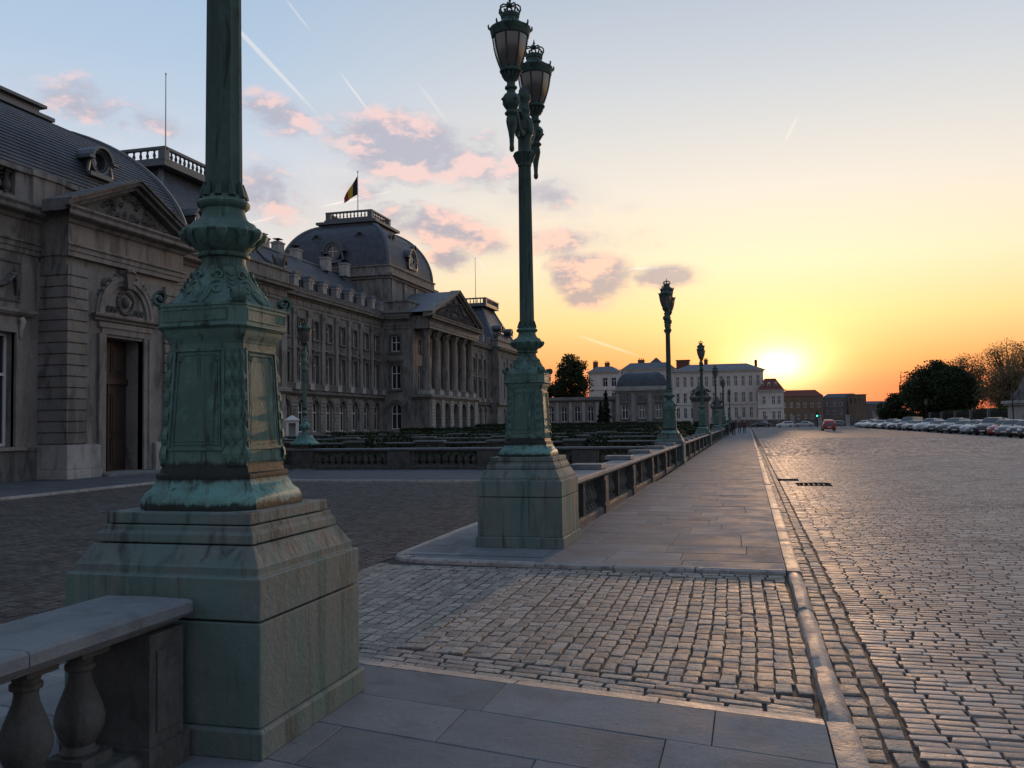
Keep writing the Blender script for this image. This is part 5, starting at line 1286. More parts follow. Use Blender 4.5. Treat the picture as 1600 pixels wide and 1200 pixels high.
m = MB(); corn(m, f, x0, x1, [(.0, 9.1), (.15, 9.2), (.2, 9.5), (.7, 9.65), (.8, 10.0), (0, 10.1)], 1); m.fbox(f, x0, x1, -.2, .3, 10.1, 10.9); place(m.build('cornice', MT['palace_light'], gp_), gp_)
place(mansard(gp_, x0 + .3, x1 - .3, Yp + .4, Yp + 13, 10.8, 14.8, 3.8, 3.8, 'slate', 'dome', 14, True), gp_)

# ------------------------------------------------------------------ white houses behind
def white_house(name, label, x0, x1, Y, ztop, cols, rows, root_z=0, roof='zinc', rz=2.0, depth=16, wall_m='white', w=1.1, h=2.4, inset=2.5, cor=True):
    o = empty(name, ((x0 + x1) / 2, Y, 0), 0, label, 'building'); m = MB(); f = FY(Y); ops = []
    for u in cols:
        for z in rows: ops.append((u - w / 2, u + w / 2, z, z + h, False))
    wall(m, f, x0, x1, 0, ztop, ops, .45); m.box(x0, x1, Y + .5, Y + depth, 0, ztop - .02)
    for x in (x0, x1): m.add([(x, Y, 0), (x, Y + .5, 0), (x, Y + .5, ztop), (x, Y, ztop)], [(0, 1, 2, 3)])
    place(m.build('wall', MT[wall_m], o), o)
    for u in cols:
        for z in rows: place(window(o, (u, Y + .35, z), w, h, 'Y', False, .62, .12), o)
    if cor:
        m = MB(); corn(m, f, x0, x1, [(.0, ztop - .9), (.2, ztop - .8), (.25, ztop - .4), (.7, ztop - .25), (.8, ztop), (0, ztop + .05)], 1); corn(m, f, x0, x1, [(0, rows[0] + h + 1.0), (.25, rows[0] + h + 1.05), (.25, rows[0] + h + 1.3), (0, rows[0] + h + 1.4)], 1)
        for a, b in zip(cols, cols[1:]): m.fbox(f, (a + b) / 2 - .3, (a + b) / 2 + .3, -.12, .02, rows[0] + h + 1.45, ztop - .95)
        place(m.build('cornice', MT[wall_m], o), o)
    m = MB(); i = min(inset, (x1 - x0) / 2 - .2)
    m.rings([[(x0 - .2, Y - .2, ztop + .06), (x1 + .2, Y - .2, ztop + .06), (x1 + .2, Y + depth, ztop + .06), (x0 - .2, Y + depth, ztop + .06)], [(x0 + i, Y + i, ztop + rz), (x1 - i, Y + i, ztop + rz), (x1 - i, Y + depth - i, ztop + rz), (x0 + i, Y + depth - i, ztop + rz)]])
    place(m.build('roof', MT[roof], o), o); return o
MT['red_roof'] = plain('red_tile_roof', (.16, .055, .04), .8, var=.25, scale=2)
MT['ochre'] = stone('brown_stone_front', (.14, .108, .08), (.20, .155, .11), .3, .9, .1, 4)
MT['dusk_block'] = stone('dull_concrete', (.17, .15, .145), (.24, .215, .20), .1, .9, .1, 3)
def chim(o, x, y, z0, z1, w=1.2):
    m = MB(); m.box(x - w / 2, x + w / 2, y, y + 1, z0, z1); m.box(x - w / 2 - .12, x + w / 2 + .12, y - .1, y + 1.1, z1, z1 + .2); place(m.build('chimney', MT['red_roof'], o), o)
    m = MB()
    for k in range(3): m.lathe([(.16, 0), (.13, .6)], 8, (x + (k - 1) * w * .3, y + .5, z1 + .2))
    place(m.build('chimney_pots', MT['red_roof'], o), o)
h1 = white_house('white_house', 'white house block left of the dark dome, above the low gallery', -51.0, -41.0, 291, 18.6, [-45.5, -42.6], [8.6, 13.6], rz=1.8, w=1.6, h=2.9)
chim(h1, -49.5, 296, 18.6, 22.0, 1.6); chim(h1, -45.5, 296, 18.6, 21.6, 1.6)
h2 = white_house('white_house', 'recessed grey-white range behind the dark dome', -40.9, -23.4, 299, 19.6, [-38, -34, -30, -26], [9, 14], rz=2.2, wall_m='white', w=1.3, h=2.6)
chim(h2, -35, 304, 19.6, 22.8, 2.2); m = MB(); m.rings([[(-33.5, 306, 21), (-27, 306, 21), (-27, 312, 21), (-33.5, 312, 21)], [(-30.4, 308.8, 24), (-30.2, 308.8, 24), (-30.2, 309, 24), (-30.4, 309, 24)]]); place(m.build('lantern_roof', MT['slate'], h2), h2)
h3 = white_house('white_house', 'long pale pilastered house with grey roof, ending under the setting sun', -23.2, 4.9, 288, 17.8, [-21.6 + 2.26 * i for i in range(12)], [2.6, 7.4, 12.6], rz=2.3, w=1.05, h=3.3, inset=5)
m = MB(); m.box(-22.6, -18.4, 297, 302, 19.0, 21.9); m.box(-22.8, -18.2, 296.8, 302.2, 21.9, 22.1); place(m.build('roof_house', MT['red_roof'], h3), h3); chim(h3, -13, 297, 19, 21.6); chim(h3, 2.8, 296, 19, 20.6, .9)
for i in range(5): m = MB(); m.box(-5.5 + 1.3 * i, -4.8 + 1.3 * i, 290.2, 290.8, 18.7, 19.05); place(m.build('skylight', MT['frame'], h3), h3)
h5 = white_house('white_house', 'white house with red roof and dormers beside the setting sun', 3.0, 10.6, 282, 11.0, [4.8, 7.6, 9.2], [2, 6.6], roof='red_roof', rz=3.6, w=1.0, h=2.4, depth=14, inset=2.2, cor=True)
for u in (4.4, 6.4, 8.4):
    m = MB(); m.box(u - .45, u + .45, 282.6, 284.6, 11.8, 13.0); m.prism([(u - .6, 13.0), (u + .6, 13.0), (u, 13.5)], FY(282.4), 0, 2.4); dd = place(m.build('dormer', MT['white'], h5), h5)
    g = MB(); g.box(u - .28, u + .28, 282.55, 282.59, 12.0, 12.85); inst('pane', g.mesh('pane', MT['glass']), dd)
# skyline to the right of the sun
sk = [('brown_building', 'brown stone building just right of the setting sun', 11.2, 26.5, 340, 10.3, 'ochre', 'red_roof', 2.4, [13, 15.4, 17.8, 20.2, 22.6, 25], [2.0, 6.2]),
      ('long_building', 'long low dark building on the skyline under the orange sky', 26.8, 41, 352, 9.8, 'dusk_block', 'slate', 1.6, [29 + 2.4 * i for i in range(5)], [3.6, 6.6]),
      ('end_building', 'paler end block of the skyline left of the dark park tree', 41.3, 52, 356, 7.2, 'dusk_block', 'slate', 1.2, [43 + 2.6 * i for i in range(4)], [2.6])]
for (n, lb, a, b, y, zt, wm, rm, rz, cols, rows) in sk: white_house(n, lb, a, b, y, zt, cols, rows, roof=rm, rz=rz, wall_m=wm, w=1.1, h=2.2, cor=False, depth=12)
o = empty('glazed_block', (40, 349, 0), 0, 'pale block with flat roof standing up from the skyline', 'building'); m = MB(); m.box(-4, 2.2, 0, 8, 0, 10.6); m.box(-4.2, 2.4, -.2, 8.2, 10.6, 10.9); m.build('wall', MT['ochre'], o)
for i in range(4):
    g = MB(); g.box(-3.4 + 1.5 * i, -2.8 + 1.5 * i, -.06, .0, 7.5, 9.5); g.build('window', MT['glass'], o)
ws = empty('street_wall', (16, 250, 0), 0, 'low dark wall with stone piers closing the far end of the road', 'wall'); m = MB(); m.box(-26, 26, -.3, .3, -.2, 1.9); m.build('wall', MT['palace_dark'], ws)
for i in range(8): m = MB(); m.box(-26 + 7 * i, -25 + 7 * i, -.5, .5, -.2, 2.6); m.box(-26.15 + 7 * i, -24.85 + 7 * i, -.65, .65, 2.6, 2.85); m.build('pier', MT['palace_light'], ws)

# ------------------------------------------------------------------ trees, hedges, planting
def leaves(mb, pts, size, rr, up_bias=.3):
    for p in pts:
        s = size * rr.uniform(.6, 1.4); n = Vector((rr.gauss(0, 1), rr.gauss(0, 1), rr.gauss(0, 1) + up_bias)).normalized(); u = n.orthogonal().normalized(); u = Matrix.Rotation(rr.uniform(0, 6.28), 3, n) @ u; v = n.cross(u)
        a, b, c, d = p + u * s, p + v * s * .55, p - u * s, p - v * s * .55; mb.add([a, b, c, d], [(0, 1, 2, 3)])
def tree(name, loc, h, spread, label, leaf, trunk_h, nclump=70, per=95, size=.32, seed=1, open_=1.0, shape=1.0, group=None):
    rr = random.Random(seed); o = empty(name, loc, rr.uniform(0, 6), label, 'tree', group)
    tk = MB(); tk.tube([(0, 0, -.3), (.05, .03, trunk_h * .5), (0, .1, trunk_h), (.1, .1, h * .75)], [h * .032, h * .026, h * .022, h * .006], 8)
    cl = []
    for i in range(nclump):
        for _ in range(30):
            x, y, z = rr.uniform(-1, 1), rr.uniform(-1, 1), rr.uniform(-1, 1)
            q = x * x + y * y + z * z
            if .12 < q < 1: break
        k = spread * (1 - .18 * max(0, z) * shape)
        c = Vector((x * k, y * k, trunk_h * .8 + (h - trunk_h * .8) * (z * .5 + .5))); cl.append(c)
    for c in cl[::(1 if leaf == 'leaf_spring' else 3)]:
        b0 = Vector((0, .05, min(c.z * .75, trunk_h + (c.z - trunk_h) * .35))); mid = (b0 + c) / 2 + Vector((rr.uniform(-.4, .4), rr.uniform(-.4, .4), .3)); tk.tube([b0, mid, c], [h * .010, h * .006, h * .002], 5)
    tk.build('trunk', MT['bark'], o, 60)
    m = MB()
    for c in cl:
        r = spread * rr.uniform(.16, .32) * open_
        G = lambda: max(-1.5, min(1.5, rr.gauss(0, 1)))
        leaves(m, [c + Vector((G() * r * .6, G() * r * .6, G() * r * .45)) for _ in range(per)], size, rr)
    m.build('crown', MT[leaf], o, fix=False); return o
tree('park_tree', (34.4, 178, 0), 12.0, 6.2, 'dense dark round tree at the left end of the park, behind the cars', 'leaf_dark', 2.0, 190, 260, .20, 3, 1.0)
tree('park_tree', (29.0, 190, 0), 6.4, 3.6, 'low dark bushy tree at the far left edge of the park', 'leaf_dark', .8, 70, 200, .19, 5, 1.0)
for i, (x, y, h, s, lb) in enumerate([(43.0, 196, 14.2, 5.0, 'thin spring tree with sky through its twigs, right of the dense dark tree'), (51.5, 200, 17.2, 6.4, 'tallest thin spring tree behind the statue pedestal'), (41.5, 160, 9.8, 4.4, 'thin spring tree low behind the statue pedestal'), (46.5, 165, 14.2, 5.0, 'thin spring tree at the right edge of the picture')]):
    tree('park_tree', (x, y, 0), h, s, lb, 'leaf_spring', 3.2, 130, 85, .135, 20 + i, 1.1)
tree('garden_tree', (-49.3, 252, 0), 21.6, 5.2, 'tall dark dense tree left of the white houses, above the gallery', 'leaf_dark', 2.5, 110, 140, .32, 41, 1.2, .8)
tree('garden_tree', (-56.0, 254, 0), 13.5, 4.4, 'lower dark tree between the tall garden tree and second lamp', 'leaf_dark', 1.5, 60, 120, .32, 42, 1.2, .8)
for i, (x, y, h, lb) in enumerate([(-25.6, 158, 5.4, 'left shorter dark conifer in the garden before the gallery'), (-24.0, 154, 7.2, 'right taller pointed dark conifer in the garden before the gallery')]):
    rr = random.Random(i); o = empty('conifer', (x, y, -.2), 0, lb, 'tree'); MB().tube([(0, 0, 0), (0, 0, h * .95)], [.14, .02], 6).build('trunk', MT['bark'], o); m = MB(); pts = []
    for k in range(2600):
        t = rr.random() ** 1.3; r = (1 - t) * h * .23 * (.75 + .25 * math.sin(t * 40)); a = rr.uniform(0, 6.28); q = r * math.sqrt(rr.random()); pts.append(Vector((q * math.cos(a), q * math.sin(a), .25 + t * h)))
    leaves(m, pts, .16, rr); m.build('crown', MT['conifer'], o, fix=False)
def hedge(loc, lx, ly, h, label, seed, dens=300, size=.07):
    rr = random.Random(seed); o = empty('hedge', loc, 0, label, 'hedge'); a, b = lx / 2, ly / 2
    MB().box(-a + .06, a - .06, -b + .06, b - .06, 0, h - .06).build('hedge_core', MT['hedge'], o)
    pts = []; area = lx * ly + 2 * h * (lx + ly); n = min(9000, int(area * dens))
    for _ in range(n):
        k = rr.random() * area; x, y, z = rr.uniform(-a, a), rr.uniform(-b, b), rr.uniform(0, h)
        if k < lx * ly: z = h
        elif k < lx * ly + 2 * h * lx: y = rr.choice((-b, b))
        else: x = rr.choice((-a, a))
        w = .05 * math.sin(x * 2.3 + seed) + .04 * math.sin(y * 3.1); pts.append(Vector((x + rr.gauss(0, .04), y + rr.gauss(0, .04), z + (w if z == h else 0) + rr.gauss(0, .03))))
    m = MB(); leaves(m, pts, size, rr); m.build('foliage', MT['hedge'], o, fix=False)
hd = [(-12, 33.6, 15, 1.2, .62, 'low clipped hedge just behind the garden balustrade'), (-12.5, 40, 13, 1.6, .7, 'dark clipped hedge before the first cross balustrade'), (-16, 50, 20, 2, .85, 'wide dark hedge behind the first cross balustrade'), (-20, 64, 30, 2, .95, 'wide dark hedge behind the second cross balustrade'), (-24, 84, 36, 2.5, 1.1, 'wide dark hedge behind the third cross balustrade'), (-26, 112, 38, 3, 1.4, 'tall far hedge behind the farthest cross balustrade'), (-27, 145, 36, 3, 1.8, 'farthest hedge in front of the conifers'), (-4.6, 68, 1.6, 9, 1.25, 'dark hedge behind the pavement balustrade by the fourth lamp'), (-4.6, 95, 1.6, 14, 1.4, 'dark hedge behind the farthest pavement balustrade'), (-30, 42, 8, 3, .55, 'dark hedge block in front of the palace, left of second lamp'), (-38, 74, 14, 3, .8, 'dark hedge along the foot of the palace portico')]
for i, (x, y, lx, ly, h, lb) in enumerate(hd): hedge((x, y, -.22), lx, ly, h, lb, i, 260 if y < 60 else 90, .06 if y < 45 else .13)
rr = random.Random(15)
for i in range(9):      # clipped box balls along the beds
    x, y = -6.5 - 3.1 * i + rr.uniform(-.5, .5), 37 + (i % 3) * 9.5 + rr.uniform(-1, 1); r = rr.uniform(.38, .55); o = empty('box_ball', (x, y, -.22), 0, '%s clipped box ball from the right in the garden beds' % ['first', 'second', 'third', 'fourth', 'fifth', 'sixth', 'seventh', 'eighth', 'ninth'][i], 'shrub', 'clipped box balls in the garden')
    MB().lathe([(.06, 0), (.05, .35)], 6).build('stem', MT['bark'], o); m = MB(); pts = []
    for _ in range(700): d = Vector((rr.gauss(0, 1), rr.gauss(0, 1), rr.gauss(0, 1))).normalized(); pts.append(Vector((0, 0, .35 + r)) + d * r * rr.uniform(.8, 1.04))
    leaves(m, pts, .07, rr); m.build('foliage', MT['hedge'], o, fix=False)
# round palm-like shrub in a stone urn, and gate piers with carved trophies
def shrub(loc, r, label, seed):
    rr = random.Random(seed); o = empty('shrub', loc, 0, label, 'plant'); m = MB()
    for k in range(90):
        a = rr.uniform(0, 6.28); e = rr.uniform(.1, 1.4); d = Vector((math.cos(a) * math.cos(e), math.sin(a) * math.cos(e), math.sin(e))); s = Vector((-d.y, d.x, 0)).normalized() * r * .06; L_ = r * rr.uniform(.8, 1.1)
        p0 = Vector((0, 0, .5)); pm = p0 + d * L_ * .6; pe = p0 + d * L_ + Vector((0, 0, -L_ * .25)); m.add([p0, pm + s, pe, pm - s], [(0, 1, 2, 3)])
    m.build('fronds', MT['leaf_dark'], o, fix=False); MB().lathe([(.25, 0), (.2, .1), (.35, .3), (.5, .55), (.55, .6)], 12).build('urn', MT['balus'], o, 40)
shrub((-3.9, 45.5, .35), 1.25, 'spiky round shrub in an urn behind the pavement balustrade', 2); shrub((-3.9, 72, .35), 1.2, 'second spiky shrub beyond the gate pier with carved trophy', 3)
def gate_pier(loc, w, h, label, seed):
    rr = random.Random(seed); o = empty('gate_pier', loc, 0, label, 'gate pier'); m = MB(); a = w / 2
    m.sq([(a * 1.18, 0), (a * 1.18, .5), (a * 1.05, .6)]); m.sq([(a, .6), (a, h - .5)]); m.build('pier', MT['palace'], o)
    m = MB(); m.sq([(a, h - .5), (a * 1.1, h - .42), (a * 1.3, h - .25), (a * 1.36, h - .1), (a * 1.2, h)]); m.build('pier_cap', MT['palace_dark'], o)
    m = MB(); m.lathe([(a * .7, h), (a * .75, h + .3), (a * .45, h + .6), (a * .55, h + .8), (a * .38, h + 1.05), (a * .1, h + 1.3)], 10)
    for k in range(16): t = rr.uniform(0, 6.28); m.tube([(0, 0, h + .3), (a * .8 * math.cos(t), a * .8 * math.sin(t), h + .35 + rr.random() * .3), (a * 1.3 * math.cos(t), a * 1.3 * math.sin(t), h + .1 + rr.random() * .8)], [.2, .17, .05], 5)
    m.build('trophy', MT['palace_dark'], o, 60)
gate_pier((-4.35, 86.5, 0), 1.5, 4.0, 'larger gate pier with carved trophy left of the fourth lamp', 1); gate_pier((-4.3, 132, 0), 1.5, 3.9, 'farther gate pier with carved trophy beyond the fourth lamp', 2)

# ------------------------------------------------------------------ cars
GL = glassmat('car_glass', (.02, .022, .025), .05); TY = plain('tyre_rubber', (.02, .02, .02), .85); RM = plain('alloy_rim', (.35, .35, .36), .35, .8); HL = plain('lamp_lens', (.75, .75, .72), .15); TL = plain('tail_lamp', (.35, .015, .012), .25); PLT = plain('number_plate', (.7, .7, .68), .5)
def car_paint(n, c):
    m, t, b = new_mat(n); b.inputs['Base Color'].default_value = (*c, 1); b.inputs['Roughness'].default_value = .32; b.inputs['Coat Weight'].default_value = .8; b.inputs['Coat Roughness'].default_value = .05; return m
PAINT = {k: car_paint('car_paint_' + k, c) for k, c in dict(white=(.62, .62, .61), silver=(.36, .37, .39), grey=(.12, .125, .13), black=(.015, .015, .017), red=(.30, .02, .022), blue=(.03, .06, .16), beige=(.34, .30, .24)).items()}
def car_parts(kind):
    """front of the car towards +Y; returns part meshes"""
    L_, W_, H_ = dict(hatch=(4.0, 1.74, 1.48), sedan=(4.6, 1.80, 1.45), suv=(4.5, 1.86, 1.70), van=(4.7, 1.88, 1.98))[kind]
    #  y, bottom z, belt z, top z, belt half width, top half width
    q = dict(hatch=[(-.5, .40, .62, .66, .80, .70), (-.485, .28, .85, .98, .92, .78), (-.44, .20, .93, 1.25, .98, .72), (-.36, .18, .93, 1.42, 1.0, .66), (-.12, .18, .92, 1.48, 1.0, .66), (.06, .18, .91, 1.44, 1.0, .65), (.20, .18, .90, 1.05, 1.0, .80), (.26, .18, .88, .96, 1.0, .84), (.42, .18, .78, .86, .97, .80), (.48, .24, .62, .72, .90, .72), (.5, .34, .52, .58, .80, .64)],
             sedan=[(-.5, .40, .66, .72, .80, .70), (-.485, .28, .86, .96, .92, .80), (-.40, .20, .93, 1.02, .98, .82), (-.32, .18, .93, 1.10, 1.0, .76), (-.20, .18, .92, 1.38, 1.0, .64), (-.04, .18, .92, 1.45, 1.0, .64), (.08, .18, .91, 1.40, 1.0, .63), (.20, .18, .90, 1.04, 1.0, .78), (.25, .18, .87, .95, 1.0, .84), (.42, .18, .76, .84, .97, .80), (.48, .24, .60, .70, .90, .72), (.5, .34, .50, .56, .80, .64)],
             suv=[(-.5, .45, .72, .76, .84, .76), (-.485, .32, 1.0, 1.12, .95, .82), (-.45, .26, 1.06, 1.42, .99, .76), (-.38, .24, 1.06, 1.62, 1.0, .72), (-.10, .24, 1.05, 1.70, 1.0, .72), (.08, .24, 1.04, 1.66, 1.0, .70), (.21, .24, 1.03, 1.2, 1.0, .82), (.26, .24, 1.02, 1.1, 1.0, .86), (.43, .24, .95, 1.02, .98, .84), (.485, .30, .76, .86, .92, .78), (.5, .40, .60, .66, .84, .70)],
             van=[(-.5, .42, .9, .95, .90, .84), (-.49, .28, 1.08, 1.85, .97, .84), (-.44, .24, 1.1, 1.95, 1.0, .82), (-.1, .24, 1.1, 1.98, 1.0, .82), (.14, .24, 1.1, 1.92, 1.0, .80), (.30, .24, 1.08, 1.30, 1.0, .84), (.36, .24, 1.04, 1.12, 1.0, .86), (.46, .26, .92, .98, .96, .82), (.5, .40, .66, .7, .86, .74)])[kind]
    m = MB(); rs = []
    for (y, zb, zl, zt, wb, wt_) in q:
        a, b = W_ / 2 * wb, W_ / 2 * wt_; zm = (zb + zl) / 2; y *= L_
        rs.append([(0, y, zb), (-a * .9, y, zb), (-a, y, zb + (zm - zb) * .4), (-a, y, zm), (-a * .985, y, zl), (-b, y, zt - .03 if zt - zl > .15 else zt - .01), (-b * .8, y, zt), (0, y, zt + .012), (b * .8, y, zt), (b, y, zt - .03 if zt - zl > .15 else zt - .01), (a * .985, y, zl), (a, y, zm), (a, y, zb + (zm - zb) * .4), (a * .9, y, zb)])
    m.rings(rs); out = {'body': m}
    # glass laid 6 mm proud of the shell, on the greenhouse bands
    g = MB(); idx = [i for i, s in enumerate(q) if s[3] - s[2] > .2]; i0, i1 = idx[0], idx[-1]
    def lerp(a, b, t): return Vector(a) * (1 - t) + Vector(b) * t
    for i in range(i0, i1):
        if i + 1 > i1: break
        for s in (1, -1):
            k0, k1 = (4, 5) if s == 1 else (10, 9); off = Vector((-.008 * s, 0, .004))
            A0, A1, B0, B1 = [Vector(p) for p in (rs[i][k0], rs[i][k1], rs[i + 1][k0], rs[i + 1][k1])]
            v = [lerp(A0, A1, .12) + off, lerp(A0, A1, .9) + off, lerp(B0, B1, .9) + off, lerp(B0, B1, .12) + off]; g.add(v, [(0, 1, 2, 3)])
    out['side_glass'] = g
    def screen(ia, ib, sgn):
        g = MB(); a, b = rs[ia], rs[ib]; off = Vector((0, .012 * sgn, .010)); row = lambda r, k: [Vector(r[j]) * 1 + off for j in k]
        ks = (5, 6, 7, 8, 9); A_, B_ = [Vector(a[k]) for k in ks], [Vector(b[k]) for k in ks]; up_ = [lerp(B_[j], A_[j], .08) + off for j in range(5)]; lo_ = [lerp(B_[j], A_[j], .92) + off for j in range(5)]
        for j in range(4): g.add([lo_[j], lo_[j + 1], up_[j + 1], up_[j]], [(0, 1, 2, 3)])
        return g
    tall = max(range(len(q)), key=lambda i: q[i][3]); fr = [i for i in range(tall, len(q) - 1) if q[i][3] - q[i + 1][3] > .25][0]; out['windscreen'] = screen(fr + 1, fr, 1)
    bk = [i for i in range(tall, 0, -1) if q[i][3] - q[i - 1][3] > .14][-1]; out['rear_window'] = screen(bk - 1, bk, -1)
    return out, L_, W_, q
w_ = MB(); w_.rings([[(x, r * math.cos(2 * math.pi * k / 18), r * math.sin(2 * math.pi * k / 18)) for k in range(18)] for r, x in ((.20, -.09), (.30, -.1), (.32, -.07), (.32, .07), (.30, .1), (.20, .09))]); WHEEL = w_.mesh('wheel', TY, 40)
w_ = MB(); w_.rings([[(x, r * math.cos(2 * math.pi * k / 18), r * math.sin(2 * math.pi * k / 18)) for k in range(18)] for r, x in ((.21, -.095), (.19, -.1), (.06, -.085), (.02, -.1), (.02, .1), (.06, .085), (.19, .1), (.21, .095))]); RIM = w_.mesh('rim', RM, 40)
CARK = {}
for kd in ('hatch', 'sedan', 'suv', 'van'):
    parts, L_, W_, q = car_parts(kd); CARK[kd] = ({k: v.mesh(k, GL if k != 'body' else None, 35, fix=(k == 'body')) for k, v in parts.items()}, L_, W_, q)
_cb = {}
def car(loc, rz, kind, paint, label, group=None):
    ms, L_, W_, q = CARK[kind]; o = empty('parked_car' if group else 'car', loc, rz, label, 'car', group)
    if (kind, paint) not in _cb: b = ms['body'].copy(); b.materials.clear(); b.materials.append(PAINT[paint]); _cb[(kind, paint)] = b
    inst('body', _cb[(kind, paint)], o)
    for k in ('side_glass', 'windscreen', 'rear_window'): inst(k, ms[k], o)
    for sx in (-1, 1):
        for yy in (-.31, .32): w = inst('wheel', WHEEL, o, (sx * (W_ / 2 - .08), yy * L_, .32)); inst('rim', RIM, w)
        inst('headlight', HLM, o, (sx * W_ * .35, L_ * .468, q[-2][2] + .04)); inst('tail_light', TLM, o, (sx * W_ * .40, -L_ * .488, q[1][2] - .05)); inst('mirror', MIR, o, (sx * (W_ / 2 + .07), L_ * .14, q[5][2] + .06))
    inst('number_plate', NP, o, (0, -L_ * .503, .55)); inst('number_plate', NP, o, (0, L_ * .503, .45)); return o
HLM = MB().sq([(.10, -.06), (.13, 0), (.10, .07)], .3, ratio=1.4).mesh('headlight', HL, 60); TLM = MB().sq([(.06, -.16), (.08, 0), (.06, .14)], .3, ratio=1.3).mesh('tail_light', TL, 60)
MIR = MB().sq([(.05, -.06), (.07, 0), (.05, .06)], .3, ratio=1.6).mesh('mirror', TY, 60); NP = MB().box(-.26, .26, -.012, .012, -.055, .055).mesh('number_plate', PLT)
ordn = ['first', 'second', 'third', 'fourth', 'fifth', 'sixth', 'seventh', 'eighth', 'ninth', 'tenth', 'eleventh', 'twelfth', 'thirteenth', 'fourteenth', 'fifteenth', 'sixteenth', 'seventeenth', 'eighteenth', 'nineteenth', 'twentieth', 'twenty-first', 'twenty-second', 'twenty-third', 'twenty-fourth', 'twenty-fifth', 'twenty-sixth', 'twenty-seventh', 'twenty-eighth', 'twenty-ninth', 'thirtieth', 'thirty-first', 'thirty-second', 'thirty-third', 'thirty-fourth', 'thirty-fifth']
kinds = ['hatch', 'sedan', 'hatch', 'hatch', 'suv', 'sedan', 'hatch', 'sedan', 'suv', 'hatch', 'sedan', 'hatch', 'suv', 'hatch', 'sedan', 'hatch', 'van', 'hatch', 'sedan', 'hatch', 'suv', 'hatch', 'sedan', 'hatch', 'hatch', 'sedan', 'suv', 'hatch', 'sedan', 'hatch', 'hatch']
cols = ['black', 'black', 'grey', 'red', 'black', 'grey', 'silver', 'black', 'grey', 'black', 'black', 'grey', 'silver', 'white', 'black', 'beige', 'grey', 'silver', 'black', 'white', 'grey', 'silver', 'white', 'black', 'silver', 'grey', 'white', 'black', 'silver', 'grey', 'silver']
KN = dict(hatch='hatchback', sedan='saloon', suv='tall estate car', van='van'); rc = random.Random(31); yy = 79.0
for i in range(31):
    x = 22.6 + .008 * (yy - 79) + rc.uniform(-.25, .25)
    car((x, yy, Z_ROAD), R(180 - 38 + rc.uniform(-3, 3)), kinds[i], cols[i], '%s %s, %s car from the right in the parked row' % (cols[i], KN[kinds[i]], ordn[i]), 'cars parked along the park side of the road')
    yy += rc.uniform(3.7, 4.3)
car((12.0, 146, Z_ROAD), 0, 'suv', 'red', 'red car driving away in the middle of the far road')
for (x, y, rz, k, p, lb) in [(3.2, 232, 80, 'sedan', 'black', 'dark car crossing left at the far end of the road'), (8.6, 226, 95, 'hatch', 'white', 'white car left of the traffic light at the far end of the road'), (13.2, 228, 85, 'sedan', 'silver', 'silver car near the traffic light at the far end of the road'), (27.5, 214, 80, 'hatch', 'silver', 'silver car right of the traffic light at the far end of the road'), (21.5, 238, 90, 'hatch', 'grey', 'grey car behind the red car at the far end of the road')]: car((x, y, Z_ROAD), R(rz), k, p, lb)

# ------------------------------------------------------------------ park edge: railings, statue pedestals, lamps, traffic light
fen = empty('park_railing', (31.5, 62, 0), 0, 'dark iron park railing with stone base behind the parked cars', 'railing')
m = MB(); m.box(-.15, .15, 0, 130, -.2, .5); m.build('base_wall', MT['palace_dark'], fen); m = MB(); m.box(-.03, .03, 0, 130, .7, .76); m.box(-.03, .03, 0, 130, 2.3, 2.36)
m.build('rail', MT['iron'], fen); m = MB()
for i in range(1, 650): m.box(-.015, .015, i * .2 - .015, i * .2 + .015, .5, 2.6)
tag(m.build('bars', MT['iron'], fen), kind='stuff')
for i in range(14): m = MB(); m.box(-.3, .3, i * 10 - .3, i * 10 + .3, -.2, 2.7); m.build('post', MT['palace_dark'], fen)
rr = random.Random(77)
for i in range(6):
    y0 = 92 + i * 17; o = empty('park_hedge', (34.5, y0, -.2), 0, ['nearest stretch of tall hedge behind the park railing', 'second stretch of tall hedge behind the park railing', 'third stretch of tall hedge behind the park railing', 'fourth stretch of tall hedge behind the park railing', 'fifth stretch of tall hedge behind the park railing', 'farthest stretch of tall hedge behind the park railing'][i], 'hedge')
    MB().box(-1.2, 1.2, -8.4, 8.4, 0, 2.8).build('hedge_core', MT['hedge'], o); m = MB(); leaves(m, [Vector((rr.uniform(-1.4, 1.4), rr.uniform(-8.5, 8.5), 3.1 * rr.random() ** .6)) for _ in range(3500)], .2, rr); m.build('foliage', MT['leaf_dark'], o, fix=False)
st = empty('statue', (29.0, 108, 0), 0, 'pale stone pedestal carrying a dark seated statue group at the right edge', 'statue')
m = MB(); m.box(-1.35, 3.5, -1.3, 1.3, 0, .5); m.box(-1.15, 3.3, -1.1, 1.1, .5, 2.9); m.box(-1.5, 3.6, -1.45, 1.45, 2.9, 3.1); m.box(-1.7, 3.8, -1.6, 1.6, 3.1, 3.4); m.box(-.7, 2.8, -1.14, -1.1, .9, 2.5); bev(m.build('pedestal', MT['palace_light'], st), .03)
m = MB(); m.tube([(-.4, 0, 3.3), (-.2, 0, 3.9), (.1, 0, 4.6), (.2, 0, 5.2), (.25, 0, 5.45), (.3, 0, 5.75), (.32, 0, 5.95)], [.8, .62, .42, .36, .16, .22, .1], 10); m.tube([(.1, 0, 4.9), (-.5, -.4, 4.4), (-.8, -.5, 3.9), (-1.0, -.4, 3.45)], [.18, .15, .16, .2], 7); m.tube([(.2, .1, 5.0), (.7, .3, 4.5), (1.2, .2, 4.2)], [.17, .14, .1], 7); m.tube([(.2, -.2, 3.8), (1.0, -.3, 4.1), (1.2, -.3, 3.5)], [.35, .28, .2], 7)
m.build('figure', MT['palace_dark'], st, 60)
